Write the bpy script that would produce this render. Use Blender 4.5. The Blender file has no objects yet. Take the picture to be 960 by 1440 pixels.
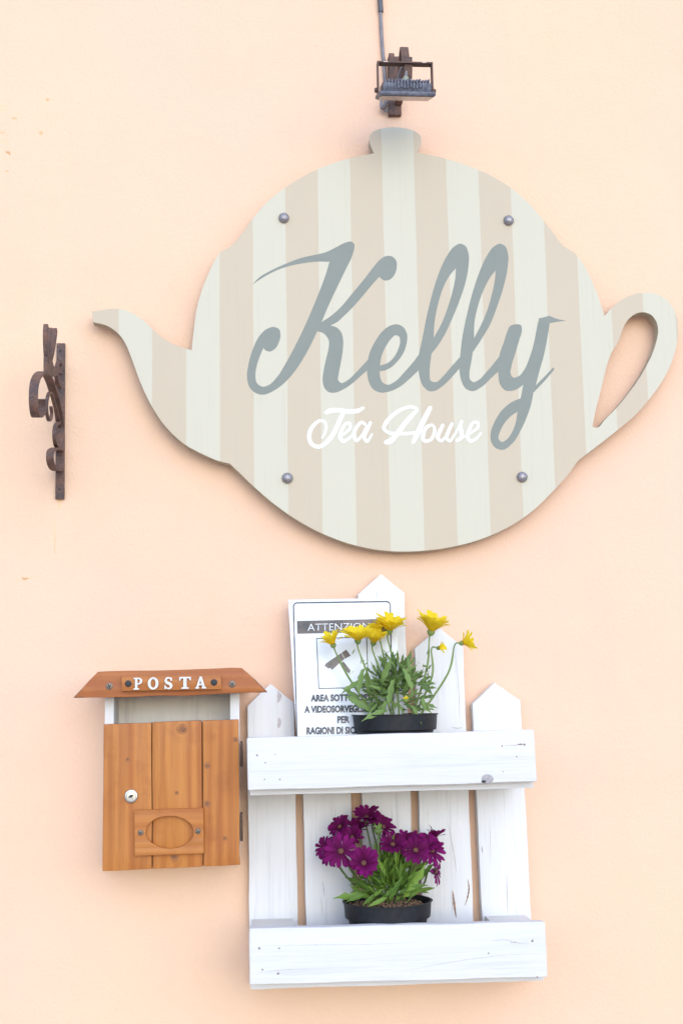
import bpy, bmesh, math, random
from mathutils import Vector, Matrix, Euler
from mathutils.geometry import tessellate_polygon
R = math.radians
random.seed(7)
S = bpy.context.scene
COL = S.collection

# ------------------------------------------------------------------ camera
# the wall is the plane y = 0 (street side is -y), x right, z up, metres
F = 1750.0                       # focal length in pixels of the 960x1440 photograph
CAMDIST, EYE = 2.05, 1.62
n_ = Vector((-135, 265, F)).normalized()            # wall normal direction in camera space (x right, y down, z forward)
v_ = Vector((-192, -11640, F)); v_ = (v_ - n_*v_.dot(n_)).normalized()
h_ = n_.cross(v_)
CAM = Vector((0, -CAMDIST, EYE))
cd = bpy.data.cameras.new('camera'); cam = bpy.data.objects.new('camera', cd); COL.objects.link(cam)
right = Vector((h_.x, n_.x, v_.x)); down = Vector((h_.y, n_.y, v_.y)); fwd = Vector((h_.z, n_.z, v_.z))
M = Matrix((right, -down, -fwd)).transposed().to_4x4(); M.translation = CAM
cam.matrix_world = M
cd.sensor_fit = 'VERTICAL'; cd.sensor_height = 36.0; cd.lens = F/1440*36.0
cd.clip_start = 0.05; cd.clip_end = 500
S.camera = cam

# ------------------------------------------------------------------ sky, sun, exposure
SUN_EL, SUN_AZ = R(22), R(10)    # azimuth: to the right of the wall's normal
w = bpy.data.worlds.new('World'); S.world = w; w.use_nodes = True
nt = w.node_tree; bg = nt.nodes['Background']
sky = nt.nodes.new('ShaderNodeTexSky'); sky.sky_type = 'NISHITA'; sky.sun_disc = False
sky.sun_elevation = SUN_EL; sky.sun_rotation = math.pi - SUN_AZ
sky.air_density = 1.0; sky.dust_density = 1.0; sky.ozone_density = 1.0
hs = nt.nodes.new('ShaderNodeHueSaturation'); hs.inputs['Saturation'].default_value = 1.15
nt.links.new(sky.outputs[0], hs.inputs['Color']); 
wbm = nt.nodes.new('ShaderNodeMix'); wbm.data_type = 'RGBA'; wbm.blend_type = 'MULTIPLY'; wbm.inputs[0].default_value = 1.0
wbm.inputs[7].default_value = (0.88, 1.08, 1.42, 1)      # cool daylight of open shade, the same over the whole sky
nt.links.new(hs.outputs[0], wbm.inputs[6]); nt.links.new(wbm.outputs[2], bg.inputs[0])
bg.inputs[1].default_value = 0.14
sl = bpy.data.lights.new('sun', 'SUN'); sl.energy = 1.2; sl.angle = R(140); sl.color = (1, 0.99, 0.98)
sun = bpy.data.objects.new('sun', sl); COL.objects.link(sun)
sd = Vector((math.sin(SUN_AZ)*math.cos(SUN_EL), -math.cos(SUN_AZ)*math.cos(SUN_EL), math.sin(SUN_EL)))
sun.rotation_euler = sd.to_track_quat('Z', 'Y').to_euler(); sun.location = (1, -3, 5)
vs = S.view_settings
vs.view_transform = 'Standard'; vs.look = 'None'; vs.gamma = 1; vs.use_curve_mapping = False
vs.exposure = 0.78
S.render.engine = 'CYCLES'
S.cycles.max_bounces = 8

# ------------------------------------------------------------------ helpers
def ray(px, py):
    c = Vector((px-480, py-720, F))
    return Vector((c.dot(h_), c.dot(n_), c.dot(v_)))
def P(px, py, d=0.0):            # point d metres in front of the wall
    r = ray(px, py)
    return CAM + r*((CAMDIST-d)/r.y)
def Q(px, py, X):                # point in the upright plane x = X, square to the wall
    r = ray(px, py)
    return CAM + r*(X/r.x)
MM = lambda px, d=0.0: px*(CAMDIST-d)/F    # pixels to metres at a depth

ORG = {}
def thing(name, label, cat, loc, group=None):
    o = bpy.data.objects.new(name, None); COL.objects.link(o)
    o.empty_display_size = 0.05
    o.location = loc; ORG[o] = Vector(loc)
    o['label'] = label; o['category'] = cat
    if group: o['group'] = group
    return o
def tag(o, label, cat, group=None):
    o['label'] = label; o['category'] = cat
    if group: o['group'] = group
    return o
def obj(name, bm, mats, parent=None, smooth=False, label=None, origin=None):
    """bm in world coordinates -> one mesh object whose origin is its own centre"""
    bmesh.ops.remove_doubles(bm, verts=bm.verts, dist=1e-6)
    bmesh.ops.recalc_face_normals(bm, faces=bm.faces)
    if origin is None:
        lo = Vector([min(v.co[i] for v in bm.verts) for i in range(3)])
        hi = Vector([max(v.co[i] for v in bm.verts) for i in range(3)])
        origin = (lo+hi)/2
    origin = Vector(origin)
    for v in bm.verts: v.co -= origin
    me = bpy.data.meshes.new(name); bm.to_mesh(me); bm.free()
    mats = list(mats) if isinstance(mats, (list, tuple)) else [mats]
    for m in mats: me.materials.append(m)
    if smooth:
        for p in me.polygons: p.use_smooth = True
    return link(name, me, origin, parent, label)
def link(name, me, origin, parent=None, label=None, rot=None, scale=None):
    o = bpy.data.objects.new(name, me); COL.objects.link(o)
    ORG[o] = Vector(origin)
    if parent is not None:
        o.parent = parent; o.location = Vector(origin) - ORG[parent]
    else: o.location = origin
    if rot is not None: o.rotation_euler = rot
    if scale is not None: o.scale = scale
    if label: o['label'] = label
    return o
def smooth_angle(o, ang=40):
    me = o.data
    for p in me.polygons: p.use_smooth = True
    try: me.set_sharp_from_angle(angle=R(ang))
    except Exception: pass
    return o

def spline(pts, closed=True, step=2.0):
    """pts: (x, y) or (x, y, 1) for a corner; Catmull-Rom between corners"""
    n = len(pts); out = []
    segs = n if closed else n-1
    cor = [len(p) > 2 and p[2] == 1 for p in pts]
    V = [Vector((p[0], p[1])) for p in pts]
    for i in range(segs):
        a, b = V[i], V[(i+1) % n]
        pa = V[i-1] if (closed or i > 0) else a
        pb = V[(i+2) % n] if (closed or i+2 < n) else b
        if cor[i]: pa = a - (b-a)*0.35 if False else a
        if cor[(i+1) % n]: pb = b
        k = max(1, int((b-a).length/step))
        # centripetal-ish tangents
        la, lm, lb = max((a-pa).length, 1e-6), max((b-a).length, 1e-6), max((pb-b).length, 1e-6)
        t1 = (b-a) if pa == a else ((b-a)/lm*la + (a-pa)/la*lm)/(la+lm)*lm
        t2 = (b-a) if pb == b else ((pb-b)/lb*lm + (b-a)/lm*lb)/(lm+lb)*lm
        for j in range(k):
            t = j/k; t2_, t3 = t*t, t*t*t
            out.append(a*(2*t3-3*t2_+1) + t1*(t3-2*t2_+t) + b*(-2*t3+3*t2_) + t2*(t3-t2_))
    if not closed: out.append(V[-1])
    return out

def fill(bm, loops3, mat=0):
    """triangulated sheet with holes"""
    flat = [v for l in loops3 for v in l]
    vs_ = [bm.verts.new(v) for v in flat]
    for t in tessellate_polygon([[Vector((v.x, v.z, 0)) for v in l] for l in loops3]):
        if len(set(t)) == 3:
            try: bm.faces.new([vs_[i] for i in t]).material_index = mat
            except ValueError: pass
    idx = 0; res = []
    for l in loops3:
        res.append(vs_[idx:idx+len(l)]); idx += len(l)
    return res
def prism(loops, d0, d1, depth_fn=None):
    """loops of pixels (traced at depth d1, the front) made a solid from depth d0 (back) to d1 (front)"""
    bm = bmesh.new()
    front = [[P(p[0], p[1], d1) for p in l] for l in loops]
    back = [[Vector((v.x, -d0, v.z)) for v in l] for l in front]
    f = fill(bm, front, 0); b = fill(bm, back, 0)
    for lf, lb in zip(f, b):
        k = len(lf)
        for i in range(k):
            q = bm.faces.new((lf[i], lf[(i+1) % k], lb[(i+1) % k], lb[i])); q.material_index = 1
    return bm
def bevel_all(bm, w, seg=1, ang=30):
    bmesh.ops.remove_doubles(bm, verts=bm.verts, dist=1e-6)
    bmesh.ops.recalc_face_normals(bm, faces=bm.faces)
    es = [e for e in bm.edges if len(e.link_faces) == 2 and e.calc_face_angle(0) > R(ang)]
    bmesh.ops.bevel(bm, geom=es, offset=w, segments=seg, affect='EDGES', profile=0.6, clamp_overlap=True)
def board(name, quad, d0, d1, mat, parent, bev=0.0016, label=None, edge=None, seg=2, wob=0.0):
    """a sawn board whose front outline is the polygon quad (pixels), from depth d0 to d1"""
    bm = bmesh.new()
    fr = [P(p[0], p[1], d1) for p in quad]
    if wob:
        out = []
        for i, p in enumerate(fr):
            q2 = fr[(i+1) % len(fr)]; L = (q2-p).length; k = max(1, int(L/.016)); out.append(p); e_ = (q2-p)/L; nn = Vector((-e_.z, 0, e_.x)); ph = random.uniform(0, 6)
            for j in range(1, k): out.append(p+(q2-p)*(j/k)+nn*wob*(random.uniform(-.6, .6)+math.sin(ph+j*.55)))
        fr = out
    bk = [Vector((v.x, -d0, v.z)) for v in fr]
    a = [bm.verts.new(v) for v in fr]; b = [bm.verts.new(v) for v in bk]
    bm.faces.new(a); bm.faces.new(b[::-1]); k = len(a)
    for i in range(k): bm.faces.new((a[i], b[i], b[(i+1) % k], a[(i+1) % k]))
    if bev: bevel_all(bm, bev, seg)
    if edge:
        bm.normal_update()
        for f in bm.faces: f.material_index = 0 if abs(f.normal.y) > .96 else 1
    o = obj(name, bm, [mat, edge] if edge else mat, parent, label=label)
    return smooth_angle(o, 35)
def box(bm, c, s, rot=None, mat=0):
    m = Matrix.Translation(c) @ ((rot or Matrix.Identity(3)).to_4x4()) @ Matrix.Diagonal((s[0], s[1], s[2], 1))
    r = bmesh.ops.create_cube(bm, size=1, matrix=m)
    for f in {f for v in r['verts'] for f in v.link_faces}: f.material_index = mat
def lathe(bm, prof, c, seg=32, mat=0, axis='z', jitter=None):
    """prof: (radius, height) rows; axis z or the street side (-y)"""
    rings = []
    for (r, z) in prof:
        ring = []
        for i in range(seg):
            a = 2*math.pi*i/seg
            rr = r*(jitter(a) if jitter else 1)
            p = Vector((rr*math.cos(a), rr*math.sin(a), z))
            if axis == 'y': p = Vector((p.x, -p.z, p.y))
            ring.append(bm.verts.new(Vector(c)+p))
        rings.append(ring)
    for a, b in zip(rings, rings[1:]):
        for i in range(seg):
            bm.faces.new((a[i], a[(i+1) % seg], b[(i+1) % seg], b[i])).material_index = mat
    for ring in (rings[0], rings[-1]):
        try: bm.faces.new(ring).material_index = mat
        except ValueError: pass
def tube(bm, pts, rad, seg=6, mat=0):
    pts = [Vector(p) for p in pts]; rings = []
    rads = rad if isinstance(rad, (list, tuple)) else [rad]*len(pts)
    for i, p in enumerate(pts):
        t = (pts[min(i+1, len(pts)-1)] - pts[max(i-1, 0)]).normalized()
        u = t.cross(Vector((0.3, 1, 0.2))).normalized(); v = t.cross(u)
        rings.append([bm.verts.new(p + (u*math.cos(2*math.pi*k/seg) + v*math.sin(2*math.pi*k/seg))*rads[i]) for k in range(seg)])
    for a, b in zip(rings, rings[1:]):
        for k in range(seg): bm.faces.new((a[k], a[(k+1) % seg], b[(k+1) % seg], b[k])).material_index = mat
    bm.faces.new(rings[0]).material_index = mat; bm.faces.new(rings[-1]).material_index = mat
def curve3(pts, per=6):
    pts = [Vector(p) for p in pts]; out = []
    for i in range(len(pts)-1):
        a, b = pts[i], pts[i+1]; pa = pts[max(i-1, 0)]; pb = pts[min(i+2, len(pts)-1)]
        for j in range(per):
            t = j/per
            out.append(0.5*((2*a)+(b-pa)*t+(2*pa-5*a+4*b-pb)*t*t+(3*a-pa-3*b+pb)*t**3))
    out.append(pts[-1]); return out
def ribbon(bm, path, width, thick, X):
    """flat bar bent in the plane x = X, its width along x"""
    n = len(path); L = []; Rr = []
    for i, p in enumerate(path):
        t = (path[min(i+1, n-1)] - path[max(i-1, 0)]); t.x = 0; t.normalize()
        nn = Vector((0, -t.z, t.y))
        ww = width[i] if isinstance(width, list) else width
        q = [bm.verts.new(Vector((X+sx*ww/2, p.y, p.z)) + nn*sy*thick/2) for sx, sy in ((-1, -1), (1, -1), (1, 1), (-1, 1))]
        L.append(q)
    for a, b in zip(L, L[1:]):
        for k in range(4): bm.faces.new((a[k], a[(k+1) % 4], b[(k+1) % 4], b[k]))
    bm.faces.new(L[0]); bm.faces.new(L[-1])

# ------------------------------------------------------------------ materials
def mat(name):
    m = bpy.data.materials.new(name); m.use_nodes = True
    return m, m.node_tree, m.node_tree.nodes['Principled BSDF']
def N(t, typ, **kw):
    n = t.nodes.new(typ)
    for k, v in kw.items():
        if k.startswith('i_'): n.inputs[k[2:].replace('_', ' ')].default_value = v
        else: setattr(n, k, v)
    return n
def math_(t, op, a, b=None, clamp=False):
    n = t.nodes.new('ShaderNodeMath'); n.operation = op; n.use_clamp = clamp
    for i, x in enumerate((a, b)):
        if x is None: continue
        if isinstance(x, (int, float)): n.inputs[i].default_value = x
        else: t.links.new(x, n.inputs[i])
    return n.outputs[0]
def mixc(t, fac, a, b, blend='MIX'):
    n = t.nodes.new('ShaderNodeMix'); n.data_type = 'RGBA'; n.blend_type = blend
    for s, x in ((n.inputs[0], fac), (n.inputs[6], a), (n.inputs[7], b)):
        if isinstance(x, (int, float)): s.default_value = x
        elif isinstance(x, tuple): s.default_value = (*x[:3], 1)
        else: t.links.new(x, s)
    return n.outputs[2]
def ramp(t, src, stops):
    n = t.nodes.new('ShaderNodeValToRGB'); e = n.color_ramp.elements
    while len(e) < len(stops): e.new(0.5)
    for k, (p, c) in enumerate(stops):
        e[k].position = p; e[k].color = (c, c, c, 1) if isinstance(c, (int, float)) else (*c, 1)
    t.links.new(src, n.inputs[0]); return n.outputs[0]
def noise(t, vec, scale, detail=4, rough=0.55, dist=0.0):
    n = N(t, 'ShaderNodeTexNoise'); n.inputs['Scale'].default_value = scale; n.inputs['Detail'].default_value = detail
    n.inputs['Roughness'].default_value = rough; n.inputs['Distortion'].default_value = dist
    if vec is not None: t.links.new(vec, n.inputs['Vector'])
    return n.outputs['Fac']
def coords(t, scale=(1, 1, 1), rnd=True):
    tc = N(t, 'ShaderNodeTexCoord'); v = tc.outputs['Object']
    if rnd:
        oi = N(t, 'ShaderNodeObjectInfo'); c = N(t, 'ShaderNodeCombineXYZ')
        for k, s in enumerate((7.1, 3.3, 11.7)): t.links.new(math_(t, 'MULTIPLY', oi.outputs['Random'], s), c.inputs[k])
        a = N(t, 'ShaderNodeVectorMath'); a.operation = 'ADD'; t.links.new(v, a.inputs[0]); t.links.new(c.outputs[0], a.inputs[1]); v = a.outputs[0]
    mp = N(t, 'ShaderNodeMapping'); mp.inputs['Scale'].default_value = scale; t.links.new(v, mp.inputs['Vector'])
    return mp.outputs[0]
def bump(t, b, hgt, strength=0.3, dist=0.002):
    n = N(t, 'ShaderNodeBump'); n.inputs['Strength'].default_value = strength; n.inputs['Distance'].default_value = dist
    t.links.new(hgt, n.inputs['Height']); t.links.new(n.outputs[0], b.inputs['Normal'])
def setc(t, b, c):
    if isinstance(c, tuple): b.inputs['Base Color'].default_value = (*c, 1)
    else: t.links.new(c, b.inputs['Base Color'])

def m_plaster():
    m, t, b = mat('peach_plaster')
    tc = N(t, 'ShaderNodeTexCoord'); v = tc.outputs['Object']
    big = noise(t, v, 1.3, 3, 0.5); mid = noise(t, v, 6.0, 5, 0.6); fine = noise(t, v, 170, 4, 0.6); trow = noise(t, v, 14, 3, 0.5, 0.6)
    c = mixc(t, ramp(t, big, [(0.36, 0), (0.64, 1)]), (0.80, 0.545, 0.365), (0.80, 0.530, 0.385))
    cloud = noise(t, v, 3.1, 6, 0.62, 0.5)
    c = mixc(t, math_(t, 'MULTIPLY', ramp(t, cloud, [(0.40, 0), (0.66, 1)]), 0.45), c, (0.775, 0.508, 0.348))
    drip = noise(t, coords(t, (14, 14, 1.1), False), 1.0, 4, 0.6, 0.3)
    c = mixc(t, math_(t, 'MULTIPLY', ramp(t, drip, [(0.55, 0), (0.75, 1)]), 0.22), c, (0.74, 0.49, 0.33))
    c = mixc(t, math_(t, 'MULTIPLY', ramp(t, mid, [(0.42, 0), (0.75, 1)]), 0.32), c, (0.815, 0.56, 0.395))
    c = mixc(t, math_(t, 'MULTIPLY', ramp(t, fine, [(0.25, 1), (0.42, 0)]), 0.22), c, (0.66, 0.43, 0.28))
    # chips and rust runs at their own places: x, z, half width, half height, strength, colour
    ochre, rust, pale = (0.62, 0.33, 0.10), (0.50, 0.26, 0.08), (0.78, 0.53, 0.28)
    spots = []
    for px, py, a, bb, s, col in [(67, 140, 2.2, 2, .9, ochre), (20, 166, 5, 1.6, .8, ochre), (58, 187, 3.5, 3, .75, ochre),
            (12, 215, 4.5, 3, .9, rust), (11, 240, 4.5, 1.8, .85, ochre), (4, 152, 5, 7, .5, pale), (4, 186, 4, 3, .6, ochre), (9, 81, 2.5, 2, .5, pale), (8, 199, 9, 4, .35, pale),
            (76, 745, 2.2, 26, .55, pale), (78, 765, 1.6, 18, .4, ochre), (83, 708, 4.5, 9, .7, pale), (84, 703, 5, 3, .6, ochre), (36, 813, 5, 2.2, .95, rust), (46, 811, 12, 2.5, .5, pale), (28, 816, 9, 2.5, .35, pale),
            (157, 353, 1.8, 1.8, .5, pale), (163, 302, 2, 2, .35, pale), (557, 21, 2.2, 1.5, .4, pale), (103, 875, 5, 1.6, .3, pale)]:
        p = P(px, py); spots.append((p.x, p.z, MM(a), MM(bb), s*.72, col))
    sep = N(t, 'ShaderNodeSeparateXYZ')
    ofs = N(t, 'ShaderNodeTexNoise'); ofs.inputs['Scale'].default_value = 90; ofs.inputs['Detail'].default_value = 4; t.links.new(v, ofs.inputs['Vector'])
    sub = N(t, 'ShaderNodeVectorMath'); sub.operation = 'SUBTRACT'; sub.inputs[1].default_value = (0.5, 0.5, 0.5); t.links.new(ofs.outputs['Color'], sub.inputs[0])
    sc = N(t, 'ShaderNodeVectorMath'); sc.operation = 'SCALE'; sc.inputs['Scale'].default_value = 0.011; t.links.new(sub.outputs[0], sc.inputs[0])
    ad = N(t, 'ShaderNodeVectorMath'); ad.operation = 'ADD'; t.links.new(v, ad.inputs[0]); t.links.new(sc.outputs[0], ad.inputs[1])
    t.links.new(ad.outputs[0], sep.inputs[0])
    for x, z, a, bb, s, col in spots:
        dx = math_(t, 'MULTIPLY', math_(t, 'SUBTRACT', sep.outputs[0], x), 1/a); dz = math_(t, 'MULTIPLY', math_(t, 'SUBTRACT', sep.outputs[2], z), 1/bb)
        rr = math_(t, 'ADD', math_(t, 'MULTIPLY', dx, dx), math_(t, 'MULTIPLY', dz, dz))
        f = math_(t, 'MULTIPLY', ramp(t, rr, [(0.15, 1), (1.0, 0)]), s)
        c = mixc(t, f, c, col)
    setc(t, b, c); b.inputs['Roughness'].default_value = 0.92; b.inputs['Specular IOR Level'].default_value = 0.25
    hgt = math_(t, 'ADD', math_(t, 'MULTIPLY', fine, 0.55), math_(t, 'ADD', math_(t, 'MULTIPLY', trow, 0.5), math_(t, 'MULTIPLY', mid, 0.7)))
    bump(t, b, hgt, 0.42, 0.005)
    return m
def m_white(axis='z', warm=0.0, name='white_painted_wood', knots=0.6, base_=1.0):
    """whitewashed pine, grain along one axis"""
    m, t, b = mat(name)
    sc = (90, 90, 3.2) if axis == 'z' else (3.2, 90, 90)
    v = coords(t, sc); v2 = coords(t, (22, 22, 1.6) if axis == 'z' else (1.6, 22, 22)); v3 = coords(t)
    g = noise(t, v, 1.6, 6, 0.65, 0.4); g2 = noise(t, v2, 1.5, 5, 0.6, 0.8); bl = noise(t, v3, 9, 4, 0.6)
    base = mixc(t, ramp(t, g2, [(0.35, 0), (0.7, 1)]), tuple(x*base_ for x in (0.715, 0.69, 0.67)), tuple(x*base_ for x in (0.765, 0.74, 0.715)))
    if warm: base = mixc(t, warm, base, (0.70, 0.66, 0.60))
    base = mixc(t, math_(t, 'MULTIPLY', ramp(t, g, [(0.30, 1), (0.45, 0)]), 0.55), base, (0.54, 0.525, 0.52))
    thin = math_(t, 'MULTIPLY', ramp(t, g2, [(0.58, 0), (0.70, 1)]), math_(t, 'MULTIPLY', ramp(t, bl, [(0.5, 0), (0.68, 1)]), 0.38))
    base = mixc(t, thin, base, (0.58, 0.53, 0.47))
    # knots showing through: stretched cells, few of them
    vk = coords(t, (13, 13, 6) if axis == 'z' else (6, 13, 13))
    vo = N(t, 'ShaderNodeTexVoronoi'); vo.inputs['Scale'].default_value = 1.0; t.links.new(vk, vo.inputs['Vector'])
    sepc = N(t, 'ShaderNodeSeparateColor'); t.links.new(vo.outputs['Color'], sepc.inputs[0])
    kn = math_(t, 'MULTIPLY', ramp(t, vo.outputs['Distance'], [(0.08, 1), (0.16, 0)]), math_(t, 'GREATER_THAN', sepc.outputs[0], 0.72))
    base = mixc(t, math_(t, 'MULTIPLY', kn, knots*0.5), base, (0.60, 0.56, 0.55))
    setc(t, b, base); b.inputs['Roughness'].default_value = 0.62; b.inputs['Specular IOR Level'].default_value = 0.35
    bump(t, b, math_(t, 'ADD', math_(t, 'MULTIPLY', g, 1.0), math_(t, 'MULTIPLY', g2, 0.8)), 0.5, 0.002)
    return m
def m_pine(axis='z', dark=0.0, name='varnished_pine'):
    """orange varnished pine"""
    m, t, b = mat(name)
    rs = (15, 15, 1.4) if axis == 'z' else (1.4, 15, 15)
    v = coords(t, rs); v2 = coords(t, (160, 160, 5) if axis == 'z' else (5, 160, 160)); v3 = coords(t)
    warp = noise(t, v, 1.6, 3, 0.5, 0.9)
    rings = N(t, 'ShaderNodeTexWave'); rings.wave_type = 'BANDS'; rings.bands_direction = 'X' if axis == 'z' else 'Z'
    rings.inputs['Scale'].default_value = 1.2; rings.inputs['Distortion'].default_value = 7; rings.inputs['Detail'].default_value = 3; rings.inputs['Detail Scale'].default_value = 0.8
    t.links.new(v, rings.inputs['Vector'])
    fi = noise(t, v2, 1.0, 5, 0.7)
    c = mixc(t, ramp(t, rings.outputs['Fac'], [(0.1, 0), (0.9, 1)]), (0.39, 0.118, 0.017), (0.53, 0.195, 0.034))
    c = mixc(t, ramp(t, warp, [(0.38, 0), (0.66, 0.65)]), c, (0.57, 0.235, 0.048))
    c = mixc(t, math_(t, 'MULTIPLY', ramp(t, fi, [(0.36, 1), (0.54, 0)]), 0.42), c, (0.26, 0.075, 0.012))
    bl = noise(t, v3, 22, 5, 0.65)
    c = mixc(t, math_(t, 'MULTIPLY', ramp(t, bl, [(0.52, 0), (0.74, 1)]), 0.6), c, (0.30, 0.085, 0.014))
    oi = N(t, 'ShaderNodeObjectInfo'); c = mixc(t, math_(t, 'MULTIPLY', oi.outputs['Random'], 0.38), c, (0.33, 0.095, 0.02))
    if dark: c = mixc(t, dark, c, (0.29, 0.075, 0.024))
    setc(t, b, c); b.inputs['Roughness'].default_value = 0.5; b.inputs['Specular IOR Level'].default_value = 0.4
    bump(t, b, math_(t, 'ADD', fi, rings.outputs['Fac']), 0.35, 0.0012)
    return m
def m_simple(name, col, rough=0.5, metal=0.0, var=0.15, vs_=60, col2=None, bmp=0.0, spec=0.5):
    m, t, b = mat(name); v = coords(t)
    f = noise(t, v, vs_, 5, 0.6)
    c2 = col2 or tuple(x*(1-var) for x in col)
    setc(t, b, mixc(t, ramp(t, f, [(0.35, 0), (0.68, 1)]), col, c2))
    b.inputs['Roughness'].default_value = rough; b.inputs['Metallic'].default_value = metal; b.inputs['Specular IOR Level'].default_value = spec
    if bmp: bump(t, b, f, bmp, 0.001)
    return m
def m_leaf(name, col, col2, rough=0.45, trans=0.3):
    m, t, b = mat(name); oi = N(t, 'ShaderNodeObjectInfo'); v = coords(t)
    f = noise(t, v, 70, 3, 0.5)
    c = mixc(t, oi.outputs['Random'], col, col2)
    c = mixc(t, math_(t, 'MULTIPLY', f, 0.4), c, tuple(min(.85, x*1.35) for x in col2)); b.inputs['Specular IOR Level'].default_value = .25
    setc(t, b, c); b.inputs['Roughness'].default_value = rough
    b.inputs['Subsurface Weight'].default_value = 0.0
    tr = N(t, 'ShaderNodeBsdfTranslucent'); t.links.new(c, tr.inputs['Color'])
    mx = N(t, 'ShaderNodeMixShader'); mx.inputs[0].default_value = trans
    t.links.new(b.outputs[0], mx.inputs[1]); t.links.new(tr.outputs[0], mx.inputs[2])
    t.links.new(mx.outputs[0], t.nodes['Material Output'].inputs['Surface'])
    return m
def m_petal(name, inner, outer, dark, rad, trans, vein=0.35):
    """petals: darker towards the throat, fine veins, each flower a little different"""
    m, t, b = mat(name); oi = N(t, 'ShaderNodeObjectInfo'); tc = N(t, 'ShaderNodeTexCoord'); v = tc.outputs['Object']
    ln = N(t, 'ShaderNodeVectorMath'); ln.operation = 'LENGTH'; t.links.new(v, ln.inputs[0])
    c = mixc(t, ramp(t, math_(t, 'MULTIPLY', ln.outputs['Value'], 1/rad), [(0.15, 0), (0.75, 1)]), inner, outer)
    c = mixc(t, math_(t, 'MULTIPLY', oi.outputs['Random'], 0.5), c, dark)
    geo = N(t, 'ShaderNodeNewGeometry')
    c = mixc(t, math_(t, 'MULTIPLY', geo.outputs['Random Per Island'], 0.6), c, dark)
    sp = N(t, 'ShaderNodeSeparateXYZ'); t.links.new(v, sp.inputs[0])
    an = math_(t, 'ARCTAN2', sp.outputs[1], sp.outputs[0])
    vn = noise(t, None, 30, 2, .5); nn = t.nodes[-1]
    cb = N(t, 'ShaderNodeCombineXYZ'); t.links.new(an, cb.inputs[0]); t.links.new(cb.outputs[0], nn.inputs['Vector'])
    c = mixc(t, math_(t, 'MULTIPLY', ramp(t, vn, [(.35, 1), (.6, 0)]), vein), c, dark)
    setc(t, b, c); b.inputs['Roughness'].default_value = .75; b.inputs['Specular IOR Level'].default_value = .2
    tr = N(t, 'ShaderNodeBsdfTranslucent'); t.links.new(c, tr.inputs['Color'])
    mx = N(t, 'ShaderNodeMixShader'); mx.inputs[0].default_value = trans
    t.links.new(b.outputs[0], mx.inputs[1]); t.links.new(tr.outputs[0], mx.inputs[2])
    t.links.new(mx.outputs[0], t.nodes['Material Output'].inputs['Surface'])
    return m
def m_ink():
    m, t, b = mat('mottled_black_print'); tc = N(t, 'ShaderNodeTexCoord'); v = tc.outputs['Object']
    mp = N(t, 'ShaderNodeMapping'); mp.inputs['Scale'].default_value = (1.0, 1.0, 1.6); t.links.new(v, mp.inputs['Vector'])
    f = noise(t, mp.outputs[0], 38, 3, 0.5, 0.5)
    c = mixc(t, ramp(t, f, [(0.52, 0), (0.70, 1)]), (0.012, 0.014, 0.028), (0.17, 0.13, 0.11))  # near-black ink broken up by random brown patches
    setc(t, b, c); b.inputs['Roughness'].default_value = 0.3
    return m
def m_stripes():
    m, t, b = mat('striped_painted_board')
    tc = N(t, 'ShaderNodeTexCoord'); sep = N(t, 'ShaderNodeSeparateXYZ'); t.links.new(tc.outputs['Object'], sep.inputs[0])
    v = tc.outputs['Object']
    d = TEAPOT_FRONT
    x0 = P(309.4, 606, d).x - ORG_TEA.x; x1 = P(776.5, 606, d).x - ORG_TEA.x
    s = math_(t, 'MULTIPLY', math_(t, 'SUBTRACT', sep.outputs[0], x0), 1/((x1-x0)/10))   # stripe index
    wob = noise(t, coords(t, (1, 1, 1), False), 9, 2, 0.5)
    s = math_(t, 'ADD', s, math_(t, 'MULTIPLY', math_(t, 'SUBTRACT', wob, 0.5), 0.05))
    fr = math_(t, 'MODULO', math_(t, 'ADD', s, 40.0), 2.0)
    g = noise(t, coords(t, (120, 120, 3), False), 1.4, 5, 0.65, 0.3); bl = noise(t, v, 7, 4, 0.6)
    beige = mixc(t, bl, (0.520, 0.430, 0.312), (0.540, 0.448, 0.328)); cream = mixc(t, bl, (0.560, 0.513, 0.398), (0.575, 0.527, 0.410))
    c = mixc(t, math_(t, 'LESS_THAN', fr, 1.0), cream, beige)
    c = mixc(t, math_(t, 'MULTIPLY', ramp(t, g, [(0.30, 1), (0.44, 0)]), 0.2), c, (0.43, 0.39, 0.30))
    sp = noise(t, v, 55, 3, 0.6)
    c = mixc(t, math_(t, 'MULTIPLY', ramp(t, sp, [(0.72, 0), (0.78, 1)]), 0.25), c, (0.44, 0.40, 0.33))
    setc(t, b, c); b.inputs['Roughness'].default_value = 0.6; b.inputs['Specular IOR Level'].default_value = 0.3
    bump(t, b, g, 0.10, 0.001)
    return m
def m_iron(name='rusty_wrought_iron'):
    m, t, b = mat(name); v = coords(t)
    f = noise(t, v, 45, 6, 0.65); g = noise(t, v, 240, 4, 0.6)
    c = mixc(t, ramp(t, f, [(0.38, 0), (0.66, 1)]), (0.085, 0.055, 0.050), (0.175, 0.085, 0.055))
    c = mixc(t, math_(t, 'MULTIPLY', ramp(t, g, [(0.5, 0), (0.7, 1)]), 0.5), c, (0.22, 0.155, 0.14))
    setc(t, b, c); b.inputs['Roughness'].default_value = 0.75; b.inputs['Metallic'].default_value = 0.15
    bump(t, b, math_(t, 'ADD', f, g), 0.35, 0.0015)
    return m

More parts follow.
